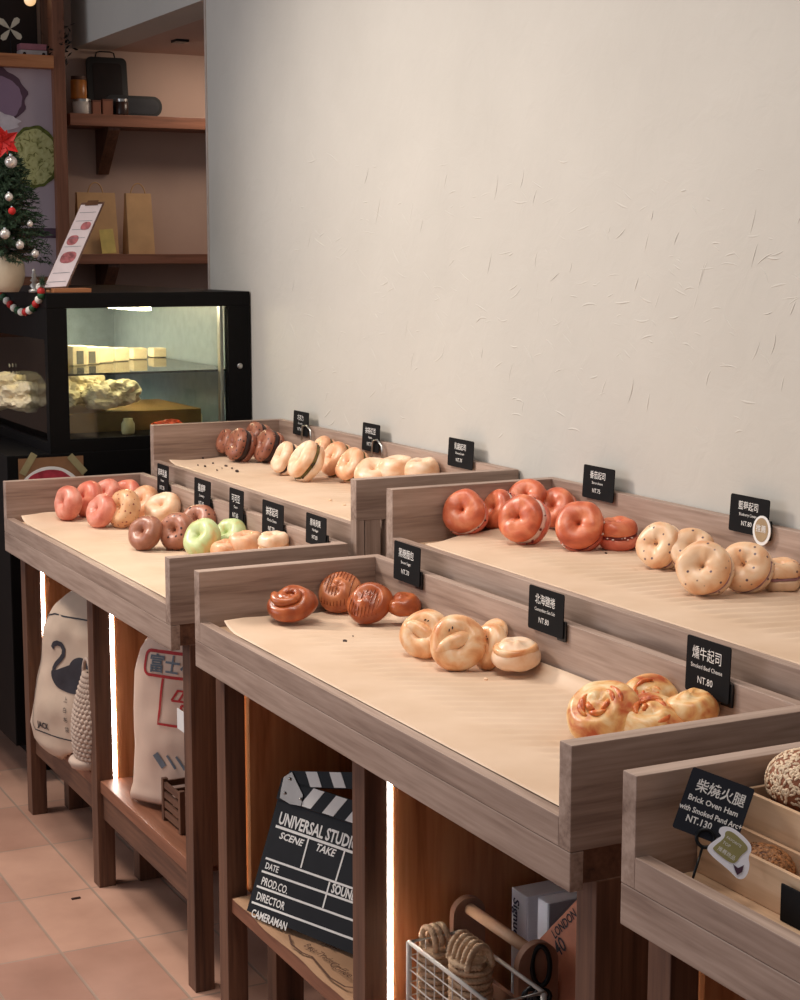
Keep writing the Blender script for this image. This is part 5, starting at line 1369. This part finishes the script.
c = zx(30, 0, -6.42); t = thing('warm_lamp', 'small amber glowing lamp at the top left corner', 'lamp', c)
obj('bulb', ball(bmesh.new(), c, .022, 3), LAMP, t, smooth=True); obj('socket', lathe(bmesh.new(), [(0, .02), (.012, .02), (.012, .06), (0, .06)], 16, Matrix.Translation(c)), BLACKM, t)
# dark foliage on the shelf
c = zx(60, 42, -6.36); bm = bmesh.new(); r = random.Random(4)
for k in range(90):
    p = c + Vector((r.uniform(-.03, .03), r.gauss(0, .022), r.gauss(0, .035))); n_ = Vector((r.gauss(0, 1), r.gauss(0, 1), r.gauss(0, 1))).normalized(); s = n_.orthogonal().normalized(); u = n_.cross(s)
    bm.faces.new([bm.verts.new(p + s * .014), bm.verts.new(p + u * .006), bm.verts.new(p - s * .014), bm.verts.new(p - u * .006)])
cz = c.z
tube(bm, [(c.x, c.y - .01, zs), (c.x, c.y, cz + .03)], .003, 5)
solo('dark_plant', bm, flat('dark_leaf', (24, 26, 22), .6), 'dark leafy sprig at the right end of the upper left shelf', 'plant', base=(c.x, c.y, zs))

# ------------------------------------------------------------------ light
def area(name, loc, target, sx, sy, e, c):
    l = bpy.data.lights.new(name, 'AREA'); l.shape = 'RECTANGLE'; l.size = sx; l.size_y = sy; l.energy = e; l.color = c
    o = bpy.data.objects.new(name, l); COL.objects.link(o); o.location = loc
    o.rotation_euler = (Vector(target) - Vector(loc)).to_track_quat('-Z', 'Y').to_euler(); return o
l1 = area('ceiling_light', (-2.9, .8, 2.9), (-2.9, 1.2, 0), 3.4, .4, 34, (1, .91, .82)); l1.data.spread = radians(130)
l3 = area('track_light', (-4.6, .1, 2.5), (-2.7, 1.5, .8), .5, .4, 32, (1, .9, .8)); l3.data.spread = radians(120)
area('window_light', (-4.8, -3.4, 1.85), (-2.5, 1.6, .8), 3.0, 1.8, 74, (.82, .9, 1.0))
l4 = area('alcove_fill', (-6.1, 2.5, 2.26), (-6.3, 2.4, 1.2), .25, .25, 5, (1, .82, .66))  # added fill lamp, only there to brighten the alcove
w = bpy.data.worlds.new('world'); S.world = w; w.use_nodes = True
w.node_tree.nodes['Background'].inputs[0].default_value = (.86, .86, .9, 1); w.node_tree.nodes['Background'].inputs[1].default_value = .35

S.view_settings.view_transform = 'Standard'; S.view_settings.look = 'None'; S.view_settings.gamma = 1; S.view_settings.exposure = -0.45
S.view_settings.use_curve_mapping = False
